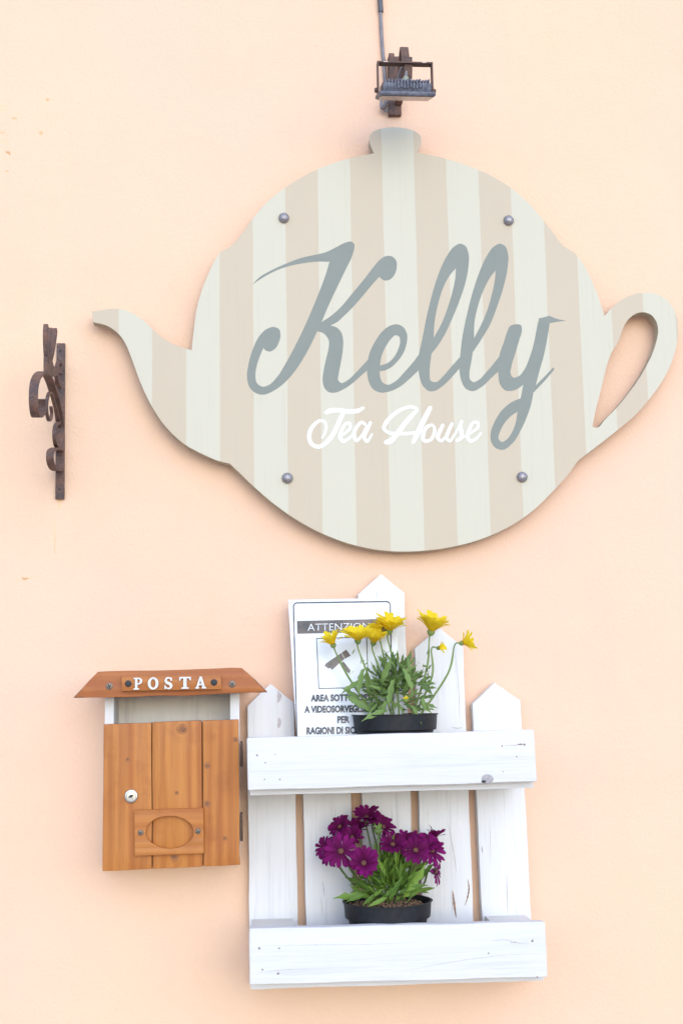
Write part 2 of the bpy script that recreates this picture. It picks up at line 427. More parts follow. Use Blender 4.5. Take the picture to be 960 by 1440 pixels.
# ------------------------------------------------------------------ the setting: pavement and house wall
bm = bmesh.new()
q = [bm.verts.new(p) for p in ((-40, -60, 0), (40, -60, 0), (40, 0.4, 0), (-40, 0.4, 0))]; bm.faces.new(q)
mp_, t, b = mat('pale_paving'); v = N(t, 'ShaderNodeTexCoord').outputs['Object']
br = N(t, 'ShaderNodeTexBrick'); br.inputs['Scale'].default_value = 2.2; br.inputs['Color1'].default_value = (.54, .51, .47, 1); br.inputs['Color2'].default_value = (.50, .47, .43, 1); br.inputs['Mortar'].default_value = (.22, .2, .18, 1)
t.links.new(v, br.inputs['Vector']); setc(t, b, br.outputs[0]); b.inputs['Roughness'].default_value = .85
pv = obj('pavement', bm, mp_); pv['kind'] = 'structure'
bm = bmesh.new(); box(bm, (0, 0.15, 3.0), (16, 0.3, 6.0))
wl = obj('house_wall', bm, m_plaster(), origin=(0, 0, 0)); tag(wl, 'smooth peach plaster house wall behind all the signs and shelves', 'wall')

# ------------------------------------------------------------------ teapot sign
TEAPOT_FRONT, TEAPOT_BACK = 0.033, 0.012
ORG_TEA = P(550, 490, 0.02)
WPAINT_V, WPAINT_H = m_white('z'), m_white('x', name='white_painted_plank', base_=0.90)
IRON = m_iron()
STEEL = m_simple('dull_bolt_steel', (0.36, 0.33, 0.34), 0.40, 0.5, 0.5, 400, bmp=0.2)
outline = [(129.6, 438, 1), (146, 435.4), (170, 434.4), (186, 440), (203, 451.5), (221, 468.5), (243, 483.5), (269.6, 492.5, 1),
    (272, 470), (277.5, 431), (290.5, 391.5), (304, 363), (309.4, 354.5, 1), (325.6, 345.5), (339, 330.5), (360.6, 300.5), (379, 281), (400, 264.5), (440, 241), (482, 225), (525.5, 215.5, 1),
    (521.5, 206), (519, 197), (520.5, 189.2), (528, 183.4), (540, 180), (555, 179), (570, 180.4), (584, 185.2), (591.3, 191.2), (592, 199), (587, 214.7, 1),
    (620, 221.5), (660, 234), (690, 247), (715, 262), (740, 283), (759, 304), (776, 325.5), (793.5, 347), (807, 354.7, 1),
    (820, 372), (833, 398), (842, 421), (849.3, 444.4, 1), (863.5, 428.8), (881, 417.2), (903, 411.5), (921, 413), (938, 423), (949, 440), (953, 462), (949.5, 490), (938, 522), (917, 555), (892, 584), (861, 610), (812, 648, 1),
    (798, 667.5), (776, 691.6), (750, 717), (720, 738), (682, 756), (640, 768), (600, 774), (560, 775.5), (520, 771.5), (480, 761), (440, 744), (410, 726.5), (387, 710), (361, 688), (339, 667), (323.4, 652, 1),
    (307, 648), (286, 639), (264, 627.5), (238, 605.5), (216, 575.5), (199, 541), (186, 506), (177, 484), (166, 468.3), (150.6, 458), (131, 453, 1)]
hole = [(832.5, 600, 1), (835.5, 583), (841.7, 558), (848, 533), (854.5, 508), (860, 494), (867.5, 482.5), (872, 472), (875, 462.5), (881.7, 450.5), (891.5, 442), (903, 439), (915, 443), (922.3, 453), (924.6, 466), (922, 481), (916.7, 497), (908, 515), (896.7, 534), (880, 557), (863, 577), (850, 590), (838.5, 601.5)]
tea = thing('teapot_sign', 'big teapot-shaped wooden sign in cream and beige stripes with grey script lettering', 'sign', ORG_TEA)
bm = prism([spline(outline, step=4), spline(hole, step=3)], TEAPOT_BACK, TEAPOT_FRONT)
STRIPE = m_stripes()
EDGE = m_simple('painted_board_edge', (0.47, 0.41, 0.29), 0.7, 0, 0.25, 40)
o = obj('board', bm, [STRIPE, EDGE], tea, origin=ORG_TEA)
smooth_angle(o, 35)
bv = o.modifiers.new('bevel', 'BEVEL'); bv.width = 0.0011; bv.segments = 2; bv.limit_method = 'ANGLE'; bv.angle_limit = R(50); bv.material = 0
GREY = m_simple('grey_sign_paint', (0.222, 0.236, 0.205), 0.55, 0, 0.05, 25, spec=0.3)
WHITEP = m_simple('white_sign_paint', (0.80, 0.80, 0.80), 0.5, 0, 0.02, 40, spec=0.3)
A = lambda l: [(330+p[0]/3.84, 310+p[1]/3.84, *p[2:]) for p in l]
B = lambda l: [(490+p[0]/3.0, 320+p[1]/3.0, *p[2:]) for p in l]
C = lambda l: [(420+p[0]/3.4286, 560+p[1]/3.4286, *p[2:]) for p in l]
glyphs = [
 ([A([(93,347,1),(135,306),(200,268),(280,232),(350,205),(430,186),(490,172),(550,143),(600,119),(628,114),(645,128),(644,155),(630,200),(600,262),(560,345),(515,440),(468,549,1),
   (520,515),(570,470),(640,387),(700,315),(750,250),(785,210),(815,193),(845,193),(870,215),(874,250),(860,295),(835,320),(808,324),(788,312),(780,303,1),
   (740,348),(690,408),(640,465),(590,515),(550,550),(517,567,1),(550,578),(575,605),(585,645),(583,700),(572,770),(561,830),(558,862),(572,877),(610,862),(650,825),(700,772),(722,748,1),
   (716,808,1),(680,840),(640,875),(590,910),(540,930),(510,928),(485,905),(475,870),(480,810),(495,740),(508,680),(508,650),(495,625),(475,607),(445,599,1),
   (410,672),(370,745),(320,820),(265,880),(210,920),(150,941),(110,930),(80,900),(67,850),(75,775),(100,690),(135,622),(175,585),(210,575),(240,588),(247,620),(238,660),(215,695),(188,708),(165,700),(155,688,1),
   (135,735),(118,790),(112,840),(120,878),(150,898),(185,888),(225,850),(275,772),(330,670),(385,555),(430,450),(470,350),(495,280),(511,223,1),
   (450,222),(390,228),(320,240),(240,264),(170,298)])]),
 ([B([(78,572,1),(90,525),(115,475),(145,435),(180,412),(205,408),(230,420),(246,450),(244,490),(230,530),(205,565),(175,592),(150,603),(131,606,1),(133,632),(145,655),(168,663),(195,650),(235,610),(270,570),(296,536,1),(300,597,1),(260,635),(215,672),(170,692),(135,696),(105,683),(85,650),(78,610)]),
   B([(132,582,1),(138,545),(155,505),(180,468),(198,454),(213,460),(217,480),(208,515),(190,548),(165,571)])]),
 ([B([(293,548,1),(310,470),(330,370),(355,270),(385,180),(415,118),(445,80),(470,68),(492,78),(505,110),(505,160),(495,220),(470,300),(440,375),(400,460),(372,503),(349,532,1),(343,580),(341,620),(348,648),(368,652),(395,630),(430,590),(474,541,1),(472,588,1),(440,625),(400,665),(365,688),(340,690),(315,670),(300,635),(294,592)]),
   B([(358,466,1),(362,400),(375,330),(400,250),(425,203),(452,171,1),(450,210),(440,260),(420,330),(390,408)])]),
 ([B([(469,552,1),(478,470),(498,370),(525,265),(555,178),(585,115),(612,80),(638,68),(660,80),(672,115),(670,165),(655,240),(630,320),(595,410),(560,470),(523,526,1),(516,570),(509,615),(512,642),(526,652),(545,645),(580,610),(636,543,1),(640,598,1),(600,635),(560,672),(520,690),(495,680),(475,645),(467,600)]),
   B([(528,467,1),(530,400),(545,330),(570,260),(595,212),(619,180,1),(617,215),(605,275),(580,360),(555,417)])]),
 ([B([(630,560,1),(640,522),(655,480),(668,440),(680,416),(705,408),(726,412),(730,430),(720,470),(702,530),(686,585),(682,615),(692,632),(715,628),(740,600),(760,555),(780,490),(793,425),(802,383,1),(825,378),(845,372,1),(880,386),(917,392,1),(880,397),(847,403,1),(838,460),(822,540),(805,600),(788,666,1),(820,634),(862,590,1),(867,598,1),(830,642),(778,697,1),(770,740),(750,800),(725,855),(690,910),(650,937),(620,930),(600,900),(599,865),(615,820),(645,772),(690,735),(725,720,1),(736,662,1),(715,678),(690,688),(660,686),(640,665),(631,620)]),
   B([(712,776,1),(690,790),(660,820),(638,860),(631,890),(645,905),(665,895),(690,860),(705,820)])]),
]
for k, loops in enumerate(glyphs):
    dd = TEAPOT_FRONT + 0.00012 + 0.00004*k
    bm = bmesh.new(); fill(bm, [[P(p.x, p.y, dd) for p in spline(l, step=1.6)] for l in loops])
    obj('script_letter', bm, GREY, tea)
def brush(strokes, depth, step, material, name, parent):
    """letters written with a round brush: each stroke a ribbon of varying width"""
    for ls in strokes:
        bm = bmesh.new()
        for s in ls:
            depth += step
            pts = spline([(p[0], p[1]) for p in s], closed=False, step=0.8)
            # widths by nearest control point interpolation along length
            L = [0]
            for a, b in zip(s, s[1:]): L.append(L[-1]+math.hypot(b[0]-a[0], b[1]-a[1]))
            M_ = [0]
            for a, b in zip(pts, pts[1:]): M_.append(M_[-1]+(b-a).length)
            def wid(u):
                u = u/M_[-1]*L[-1]
                for i in range(len(L)-1):
                    if u <= L[i+1]: f = (u-L[i])/max(L[i+1]-L[i], 1e-6); return s[i][2]*(1-f)+s[i+1][2]*f
                return s[-1][2]
            lf, rt = [], []
            for i, p in enumerate(pts):
                t = (pts[min(i+1, len(pts)-1)]-pts[max(i-1, 0)]).normalized(); nn = Vector((-t.y, t.x)); hw = wid(M_[i])/2
                lf.append(p+nn*hw); rt.append(p-nn*hw)
            for cen, ww, d0 in ((pts[0], wid(0), depth), (pts[-1], wid(M_[-1]), depth)):
                pass
            t0 = (pts[0]-pts[1]).normalized(); t1 = (pts[-1]-pts[-2]).normalized()
            cap0 = [pts[0]+t0*wid(0)*0.45]; cap1 = [pts[-1]+t1*wid(M_[-1])*0.45]
            V3 = lambda p, j=0: bm.verts.new(P(p.x, p.y, depth+0.000036*j/len(pts)))
            a = [V3(p, j) for j, p in enumerate(lf)]; b = [V3(p, j) for j, p in enumerate(rt)]
            for i in range(len(a)-1): bm.faces.new((a[i], a[i+1], b[i+1], b[i]))
            bm.faces.new((V3(cap0[0]), a[0], b[0])); bm.faces.new((b[-1], a[-1], V3(cap1[0], len(pts))))
        obj(name, bm, material, parent)
    return depth
def CW(l): return [(420+x/3.4286, 560+y/3.4286, (w_*1.12+1.2)/3.4286) for x, y, w_ in l]
tea_house = [
 [CW([(130,70,14),(150,60,20),(190,58,17),(250,64,16),(285,60,18),(312,46,10)]), CW([(216,66,16),(200,100,18),(180,145,18),(155,188,18),(125,220,16),(95,234,15),(66,224,15),(51,196,17),(55,158,17),(78,124,14),(104,108,12),(124,114,11),(132,138,11),(126,166,9),(112,192,6)])],
 [CW([(196,184,8),(225,166,9),(248,140,12),(244,120,11),(228,122,11),(208,152,14),(199,188,15),(212,207,13),(238,196,10),(268,168,7)])],
 [CW([(322,128,11),(304,116,12),(282,134,14),(266,176,15),(276,204,13),(302,182,10),(326,138,9)]), CW([(346,116,13),(330,150,15),(316,190,15),(326,208,12),(354,172,7)])],
 [CW([(418,213,18),(440,207,22),(468,178,20),(506,128,20),(545,82,18),(568,52,12),(545,42,12),(500,52,13),(455,80,15),(420,118,17),(410,144,15),(428,164,12),(475,170,13),(530,170,13),(596,160,9)]), CW([(634,44,16),(616,78,21),(592,126,22),(568,176,22),(550,214,15)])],
 [CW([(642,128,10),(620,136,14),(600,172,16),(602,204,14),(628,204,13),(652,168,14),(650,136,10),(640,126,8)])],
 [CW([(694,128,13),(680,158,16),(670,192,15),(684,206,12),(706,186,9),(728,144,8)]), CW([(738,122,13),(720,162,15),(712,194,14),(724,206,11),(752,170,7)])],
 [CW([(742,190,7),(768,144,8),(786,110,11),(778,128,14),(782,160,16),(782,190,15),(760,206,14)])],
 [CW([(790,190,8),(830,166,9),(862,138,12),(862,118,11),(844,116,11),(822,148,14),(812,186,15),(826,207,13),(852,196,10),(878,168,7)])],
]
brush(tea_house, TEAPOT_FRONT+0.00012, 0.00004, WHITEP, 'script_letter', tea)
for px, py in ((399, 307), (714.5, 310.5), (404, 672.5), (733.5, 671)):
    bm = bmesh.new(); c = P(px, py, TEAPOT_FRONT); c.y = -TEAPOT_FRONT
    r = MM(7.6)
    lathe(bm, [(r*.55, -.0325), (r*.55, -.0005), (r*1.0, 0.0002), (r*1.02, .002), (r*.92, .0045), (r*.66, .0068), (r*.3, .0078), (r*.05, .008)], c, 20, axis='y')
    smooth_angle(obj('bolt', bm, STEEL, tea), 50)

# ------------------------------------------------------------------ letterbox
PINE_V, PINE_H = m_pine('z'), m_pine('x', 0.45, 'varnished_pine_roof')
PINE_P = m_pine('x', 0.2, 'varnished_pine_plate'); PINE_E = m_pine('z', 0.0, 'dark_sawn_pine_edge')
for n in PINE_E.node_tree.nodes:
    if n.type == 'BSDF_PRINCIPLED':
        l = n.inputs['Base Color'].links[0]; PINE_E.node_tree.links.new(mixc(PINE_E.node_tree, .75, l.from_socket, (.12, .045, .02)), n.inputs['Base Color']); break
INT = m_white('z', 0.0, 'grey_white_wood', 0.3, 1.12)
SCREW = m_simple('weathered_screw', (0.26, 0.20, 0.15), 0.45, 0.5, 0.5, 500)
KNOT = m_simple('dark_knot', (0.16, 0.055, 0.02), 0.55, 0, 0.5, 300, col2=(.26, .09, .025)); KNOT2 = m_simple('knot_halo', (0.37, 0.125, 0.027), 0.55, 0, 0.3, 300)
BRASS = m_simple('nickel_lock', (0.55, 0.54, 0.52), 0.28, 0.85, 0.15, 200)
BLACK = m_simple('black_slot', (0.02, 0.02, 0.022), 0.6, 0, 0.2, 100)
DF = 0.112                                   # front of the door
box_ = thing('letterbox', 'orange varnished wooden letterbox with small roof board, beside the white picket shelf', 'letterbox', P(241, 1222, 0.05))
board('back_panel', [(149, 972), (336, 969), (337, 1214), (147, 1222)], 0.002, 0.016, INT, box_)
for l in ([(148, 972), (160.5, 972), (159, 1221), (145.5, 1221)], [(323.5, 969), (336.6, 969), (337.8, 1213), (324, 1214)]):
    board('side_panel', l, 0.0165, DF-0.018, WPAINT_V, box_, 0.0008)
board('floor_panel', [(160.5, 1206), (323, 1200), (323, 1211), (160.5, 1217)], 0.0165, DF-0.0185, INT, box_, 0.0008)
door = board('door', [(146.5, 1020), (335.5, 1014), (336.5, 1214), (146, 1223)], DF-0.0175, DF-0.012, PINE_V, box_, 0.0005)
for l in ([(146, 1018.5), (213.6, 1016), (213.8, 1222), (144.3, 1225.3)], [(214.6, 1015.6), (283.6, 1013), (285.2, 1218.6), (214.8, 1222)], [(284.8, 1013), (335.8, 1011.5), (337.6, 1216), (286.4, 1218.6)]):
    board('plank', l, DF-0.0118, DF, PINE_V, door, 0.0012, edge=PINE_E, wob=.0003)
def disc(name, px, py, d, r, material, parent, dome=0.0015, slot=None, sink=0.001, seg=20):
    bm = bmesh.new(); c = P(px, py, d); c.y = -d
    lathe(bm, [(r, -sink), (r, dome*.35), (r*.85, dome*.8), (r*.45, dome), (r*.04, dome*1.02)], c, seg, axis='y')
    if slot:
        a = random.uniform(0.2, 2.8)
        rot = Matrix.Rotation(a, 3, 'Y')
        box(bm, c+Vector((0, -dome*1.02, 0)), (r*1.15, 0.0006, r*.24), rot, 1)
        if slot == 'x': box(bm, c+Vector((0, -dome*1.06, 0)), (r*.24, 0.0006, r*1.15), rot, 1)
    return smooth_angle(obj(name, bm, [material, BLACK], parent), 50)
# lock: nickel rosette with keyhole
bm = bmesh.new(); c = P(184.8, 1119.5, DF); c.y = -DF; r = MM(9.2, DF)
lathe(bm, [(r, -.001), (r, .002), (r*.9, .0035), (r*.74, .0038), (r*.70, .0028), (r*.62, .0028), (r*.58, .004), (r*.1, .0042)], c, 28, axis='y')
box(bm, c+Vector((0, -.0042, 0)), (r*.75, .0008, r*.2), Matrix.Rotation(-.45, 3, 'Y'), 1)
lathe(bm, [(r*.24, .0040), (r*.22, .0047), (r*.02, .0047)], c, 12, mat=1, axis='y')
smooth_angle(obj('lock', bm, [BRASS, BLACK], door), 40)
# plate with an oval opening
ov = [(238.8+33.5*math.cos(a), 1170.4+22.8*math.sin(a)) for a in [2*math.pi*i/48 for i in range(48)]]
pl = [(188.8, 1139.5), (286.2, 1136.2), (287, 1200.3), (189.3, 1204)]
bm = prism([[Vector(p) for p in pl], [Vector(p) for p in ov]], DF+0.0003, DF+0.0085)
for f in bm.faces: f.material_index = 0
plate = obj('oval_plate', bm, PINE_P, door); smooth_angle(plate, 35)
bv = plate.modifiers.new('bevel', 'BEVEL'); bv.width = 0.0012; bv.segments = 2; bv.limit_method = 'ANGLE'; bv.angle_limit = R(40)
for px, py in ((198, 1171), (278.5, 1169)): disc('screw', px, py, DF+0.0085, MM(3.6), SCREW, door, 0.0016, 'x')
for px, py, rx in ((257, 1026, 5.2), (180, 1068, 2.2), (248.5, 1115, 2.0), (292, 1077, 3.2), (331, 1040, 2.8), (291.5, 1130, 3.6), (316, 1179, 2.2), (245, 1205, 3.8)):
    for q_, (sc_, mt_) in enumerate(((1.5, KNOT2), (.85, KNOT))):
        bm = bmesh.new(); c = P(px, py, DF); c.y = -DF-0.0002-0.0002*q_
        bm.faces.new([bm.verts.new(c+Vector((MM(rx)*sc_*math.cos(a)*random.uniform(.75, 1.15), 0, MM(rx)*sc_*(1.0 if q_ == 0 else .75)*math.sin(a)*random.uniform(.75, 1.15)))) for a in [2*math.pi*i/16 for i in range(16)]])
        obj('knot', bm, mt_, door)
HING = m_simple('brown_hinge', (0.085, 0.045, 0.03), 0.5, 0.5, 0.4, 200)
for y0, y1 in ((1043, 1078), (1144, 1183)):
    board('hinge', [(337.9, y0), (341.4, y0), (341.6, y1), (338.1, y1)], DF-0.035, DF-0.006, HING, box_, 0.0008)
DR = 0.134
roof = board('roof_board', [(138, 944.5), (340, 939.2), (358, 955), (376.5, 973.5), (240, 978.5), (103, 981.5)], DR-0.02, DR, PINE_H, box_, 0.0016, edge=PINE_E, wob=.0005)
board('roof_slab', [(139, 946), (338.5, 941), (350, 951), (352, 969), (128, 974.5), (126, 958)], 0.003, DR-0.0203, PINE_H, box_, 0.002)
for px, py in ((154, 965), (326.5, 962)): disc('screw', px, py, DR, MM(4.6), SCREW, roof, 0.0014, 'x')
DN = DR+0.009
npl = board('name_plate', [(171, 951), (311, 948.6), (311.4, 969.4), (171.4, 971.8)], DR+0.0003, DN, PINE_P, box_, 0.0009, edge=PINE_E)
for px, py in ((180.6, 961.4), (301, 959.6)): disc('screw', px, py, DN, MM(4.3), BLACK, npl, 0.0012)
# slab-serif letters P O S T A (x, y, width) in pixels; thick relief letters
LETW = m_simple('worn_white_letter', (0.70, 0.68, 0.65), 0.6, 0, 0.2, 250, bmp=.2)
def glyph_plate(ch, x, y0, y1, wd):
    H = y1-y0
    polys = {
     'P': [[(0, 0), (.62, 0), (.9, .12), (.95, .3), (.85, .48), (.6, .58), (.42, .58), (.42, .88), (.6, .88), (.6, 1), (0, 1), (0, .88), (.16, .88), (.16, .12), (0, .12)], [(.42, .12), (.42, .46), (.56, .46), (.68, .38), (.68, .2), (.56, .12)]],
     'O': [[(.5+.5*math.cos(a), .5+.52*math.sin(a)) for a in [2*math.pi*i/28 for i in range(28)]], [(.5+.24*math.cos(a), .5+.36*math.sin(a)) for a in [2*math.pi*i/24 for i in range(24)]]],
     'T': [[(0, 0), (1, 0), (1, .30), (.9, .30), (.84, .13), (.64, .13), (.64, .88), (.82, .88), (.82, 1), (.18, 1), (.18, .88), (.36, .88), (.36, .13), (.16, .13), (.1, .30), (0, .30)]],
     'A': [[(.4, 0), (.6, 0), (.9, .88), (1, .88), (1, 1), (.6, 1), (.6, .88), (.66, .88), (.6, .72), (.34, .72), (.28, .88), (.36, .88), (.36, 1), (0, 1), (0, .88), (.1, .88), (.36, .12)], [(.47, .3), (.38, .6), (.56, .6)]],
     'S': [[(.9, .04), (.9, .32), (.78, .32), (.68, .17), (.48, .12), (.32, .17), (.31, .27), (.42, .36), (.7, .43), (.92, .56), (.98, .74), (.86, .93), (.6, 1.02), (.36, .99), (.2, .92), (.16, 1), (.04, 1), (.04, .66), (.16, .66), (.26, .82), (.45, .9), (.62, .87), (.68, .77), (.58, .66), (.3, .58), (.1, .46), (.04, .28), (.14, .09), (.4, -.02), (.62, .02), (.76, .09), (.8, .02)]],
    }[ch]
    loops = [[Vector((x+u*wd, y0+v*H + (x+u*wd-240)*-0.018)) for u, v in l] for l in polys]
    bm = prism(loops, DN+0.0002, DN+0.0035)
    for f in bm.faces: f.material_index = 0
    obj('raised_letter', bm, LETW, npl)
for ch, x, wd in (('P', 188, 13), ('O', 208, 15), ('S', 231, 12), ('T', 252, 16.5), ('A', 274.5, 15.5)): glyph_plate(ch, x, 952.2, 969.0, wd)

# ------------------------------------------------------------------ white picket shelf
shelf = thing('picket_shelf', 'white painted picket fence shelf with two plank trays holding flower pots', 'shelf', P(545, 1392, 0.08))
PD0, PD1 = 0.004, 0.024
pickets = [
 [(347.6, 993), (380.5, 961.5), (413.5, 988), (420.5, 1384), (351.5, 1386)],
 [(421, 915), (455, 884), (488, 910), (499.5, 1382), (432.5, 1384)],
 [(503, 836), (535.5, 807), (568.5, 834), (584.5, 1380), (514, 1382)],
 [(583, 912), (618, 883), (651, 909), (668.5, 1378), (596, 1380)],
 [(663.5, 990), (694.5, 960), (731, 985), (751, 1376), (681.5, 1378)],
]
for pk in pickets: board('picket', pk, PD0, PD1, WPAINT_V, shelf, 0.0016, wob=.0004)
# rails behind the trays that the pickets are nailed to
FD0, FD1 = 0.148, 0.168
# upper tray
board('tray_board', [(350.5, 1096), (749, 1084), (750, 1108), (351.5, 1119)], PD1+0.0005, FD0-0.0005, WPAINT_H, shelf, 0.0015, wob=.0004)
up = board('tray_front', [(347, 1038), (750.5, 1026), (755, 1099.5), (348.5, 1112)], FD0, FD1, WPAINT_H, shelf, 0.0028, seg=3, wob=.0004)
# lower tray
board('tray_board', [(351.5, 1368), (763, 1355), (764, 1379), (352.5, 1391.5)], PD1+0.0005, FD0-0.0005, WPAINT_H, shelf, 0.0015, wob=.0004)
lowp = board('tray_front', [(350.5, 1306), (766, 1296.5), (769.5, 1374.5), (350.8, 1385.5)], FD0, FD1, WPAINT_H, shelf, 0.0028, seg=3, wob=.0004)
ENDG = m_white('x', 0.5, 'bare_greyed_block', 0.2)
board('end_block', [(355.5, 1313), (415.5, 1311.5), (416, 1366), (356, 1367)], PD1+0.0005, FD0-0.0005, ENDG, shelf, 0.001)
board('end_block', [(703, 1308), (764, 1306.5), (764.5, 1354), (705, 1355.5)], PD1+0.0005, FD0-0.0005, ENDG, shelf, 0.001)
board('end_block', [(353, 1050), (412, 1048), (412, 1094), (354, 1095.5)], PD1+0.0005, FD0-0.0005, ENDG, shelf, 0.001)
board('end_block', [(685, 1042), (744, 1040), (745, 1084), (686, 1085.5)], PD1+0.0005, FD0-0.0005, ENDG, shelf, 0.001)
NAIL = m_simple('rusty_nail', (0.33, 0.28, 0.26), 0.6, 0.2, 0.4, 300)
for fp, d, l in ((up, FD1, ((361.5, 1062, 1.5), (373, 1072.5, 1.2), (372, 1096, 1.2), (393.5, 1096, 1.3), (737, 1047, 1.8), (705.5, 1049, 1.3), (726, 1064, 1.2), (707, 1085, .9), (387, 1061, 1.0))),
                 (lowp, FD1, ((364.5, 1333.5, 1.9), (392.5, 1333.5, 1.4), (369, 1363.5, 1.5), (391, 1369, 1.9), (748, 1323, 1.9), (686.5, 1340.5, 1.3), (755, 1374, 1.2), (724, 1325, 1.0)))):
    for px, py, r in l: disc('nail', px, py, d, MM(r)*.85, NAIL, fp, 0.0004, seg=7)
# a real knot with its open check in the upper front
bm = bmesh.new(); c = P(685, 1095.5, FD1); c.y = -FD1
kp = [bm.verts.new(c+Vector((MM(7.2)*math.cos(a), -.0012, MM(5.6)*math.sin(a)))) for a in [2*math.pi*i/18 for i in range(18)]]
kb = [bm.verts.new(c+Vector((MM(8.2)*math.cos(a), .0006, MM(6.4)*math.sin(a)))) for a in [2*math.pi*i/18 for i in range(18)]]
bm.faces.new(kp)
for i in range(18): bm.faces.new((kp[i], kp[(i+1) % 18], kb[(i+1) % 18], kb[i]))
KN2 = m_simple('grey_knot', (0.42, 0.38, 0.38), 0.6, 0, 0.3, 250, bmp=0.4)
obj('knot', bm, KN2, up)
bm = bmesh.new(); c = P(679.5, 1099, FD1); c.y = -FD1-0.0016
bm.faces.new([bm.verts.new(c+Vector((MM(3.0)*math.cos(a), 0, MM(1.7)*math.sin(a)))) for a in [2*math.pi*i/10 for i in range(10)]])
obj('knot_gap', bm, BLACK, up)
# splits and bare patches where the paint has lifted: thin lens shapes on the wood
RAW = m_simple('raw_wood', (0.36, 0.21, 0.14), 0.7, 0, 0.4, 120); RAWP = m_simple('thin_paint', (0.58, 0.50, 0.50), 0.7, 0, 0.15, 120); CRK = m_simple('dark_crack', (0.46, 0.43, 0.415), 0.8, 0, 0.3, 100)
def lens(px_pts, w_, d, material, parent, name):
    bm = bmesh.new(); pts = spline(px_pts, closed=False, step=1.2); n = len(pts); a = []; b = []
    for i, p in enumerate(pts):
        t = (pts[min(i+1, n-1)]-pts[max(i-1, 0)]).normalized(); nn = Vector((-t.y, t.x))
        hw = w_*(math.sin(math.pi*(i+.2)/(n-.6))**.7)*random.uniform(.6, 1.15)/2
        a.append(P(*(p+nn*hw), d)); b.append(P(*(p-nn*hw), d))
    va = [bm.verts.new(v) for v in a]; vb = [bm.verts.new(v) for v in b]
    for i in range(n-1): bm.faces.new((va[i], va[i+1], vb[i+1], vb[i]))
    obj(name, bm, material, parent)
e = 0.0003
for pts, wd, mt in (([(636, 1252), (638, 1270), (641, 1291)], 3.6, RAW), ([(657, 1236), (659, 1248), (657, 1262), (653, 1274)], 2.4, RAW), ([(391, 972), (393, 980), (390, 989)], 6.5, RAWP), ([(392, 1009), (393, 1016), (391, 1024)], 6, RAWP),
        ([(629, 1155), (636, 1190), (642, 1230)], .8, CRK), ([(454, 1238), (456, 1262)], 1.0, CRK), ([(451, 1262), (454, 1290)], .6, CRK), ([(712, 1225), (713, 1284)], .8, CRK), ([(677, 1190), (678, 1200)], 1.8, CRK), ([(634, 1250), (636, 1290)], .6, CRK),
        ([(530, 830), (527, 852), (524, 864)], .7, CRK), ([(640, 920), (644, 960), (646, 1018)], .6, CRK), ([(634, 1022), (642, 1024), (650, 1023)], 1.0, CRK), ([(688, 1150), (690, 1220)], .5, CRK), ([(470, 1130), (474, 1190)], .5, CRK), ([(550, 1130), (553, 1180)], .5, CRK)):
    lens(pts, wd, PD1+e, mt, shelf, 'split')
for pts, wd, mt in (([(707, 1048.5), (722, 1048), (735, 1047)], 1.6, RAWP), ([(727, 1046.8), (736, 1046.5)], 2.2, RAW), ([(360, 1060), (363, 1064)], 1.6, CRK)): lens(pts, wd, FD1+e, mt, up, 'split')
for pts, wd, mt in (([(690, 1323), (712, 1322), (728, 1326), (745, 1326)], .9, CRK), ([(352, 1331), (430, 1329), (520, 1328), (600, 1324)], .45, CRK), ([(716, 1326), (726, 1325)], 1.4, CRK), ([(560, 1367), (640, 1352), (700, 1344), (766, 1340)], .5, CRK), ([(360, 1368), (400, 1364), (440, 1362)], .6, CRK)): lens(pts, wd, FD1+e, mt, lowp, 'split')

# ------------------------------------------------------------------ video-surveillance notice, leaning on the pickets
def sdep(py): return 0.036 + 0.055*(py-843)/250.0
PAN = m_simple('glossy_white_panel', (0.70, 0.72, 0.75), 0.22, 0, 0.03, 6)
INK = m_ink()
sg = thing('notice_sign', 'white notice panel with black capital lettering and camera drawing behind yellow daisies', 'sign', P(486, 1090, sdep(1090)))
corn = [(405, 843.5), (556, 840.5), (568, 1086), (420.5, 1090)]
bm = bmesh.new()
fr = [P(x, y, sdep(y)) for x, y in corn]; nrm = (fr[1]-fr[0]).cross(fr[3]-fr[0]).normalized()
if nrm.y < 0: nrm = -nrm
a = [bm.verts.new(v) for v in fr]; b = [bm.verts.new(v+nrm*0.004) for v in fr]
bm.faces.new(a); bm.faces.new(b[::-1])
for i in range(4): bm.faces.new((a[i], b[i], b[(i+1) % 4], a[(i+1) % 4]))
bevel_all(bm, 0.0005); obj('panel', bm, PAN, sg)
SP = lambda x, y, k=1: P(x, y, sdep(y)+0.0009*k)
def sheet(name, polys, material, k=1):
    bm = bmesh.new()
    for l in polys: fill(bm, [[SP(x, y, k) for x, y in l]])
    return obj(name, bm, material, sg)
def stripline(path, wd):
    out = []
    for (x0, y0), (x1, y1) in zip(path, path[1:]):
        L = math.hypot(x1-x0, y1-y0); nx, ny = -(y1-y0)/L*wd/2, (x1-x0)/L*wd/2
        ex, ey = (x1-x0)/L*wd*.12, (y1-y0)/L*wd*.12
        out.append([(x0+nx-ex, y0+ny-ey), (x1+nx+ex, y1+ny+ey), (x1-nx+ex, y1-ny+ey), (x0-nx-ex, y0-ny-ey)])
    return out
cr = 5.5
bord = [(418, 1050), (413, 868), (412.6, 847.5+cr)] + [(412.6+cr-cr*math.cos(a), 847.6+cr-cr*math.sin(a)) for a in (.4, .8, 1.2)] + [(412.6+cr, 847.6), (543, 845.8)] + [(543+cr*math.sin(a), 845.8+cr-cr*math.cos(a)) for a in (.4, .8, 1.2)] + [(548.5, 851.5), (550, 930), (555, 1050)]
bm = bmesh.new(); kk = 0
for l in stripline(bord, 1.7):
    kk += 1
    fill(bm, [[SP(x, y, 1+0.02*kk) for x, y in l]])
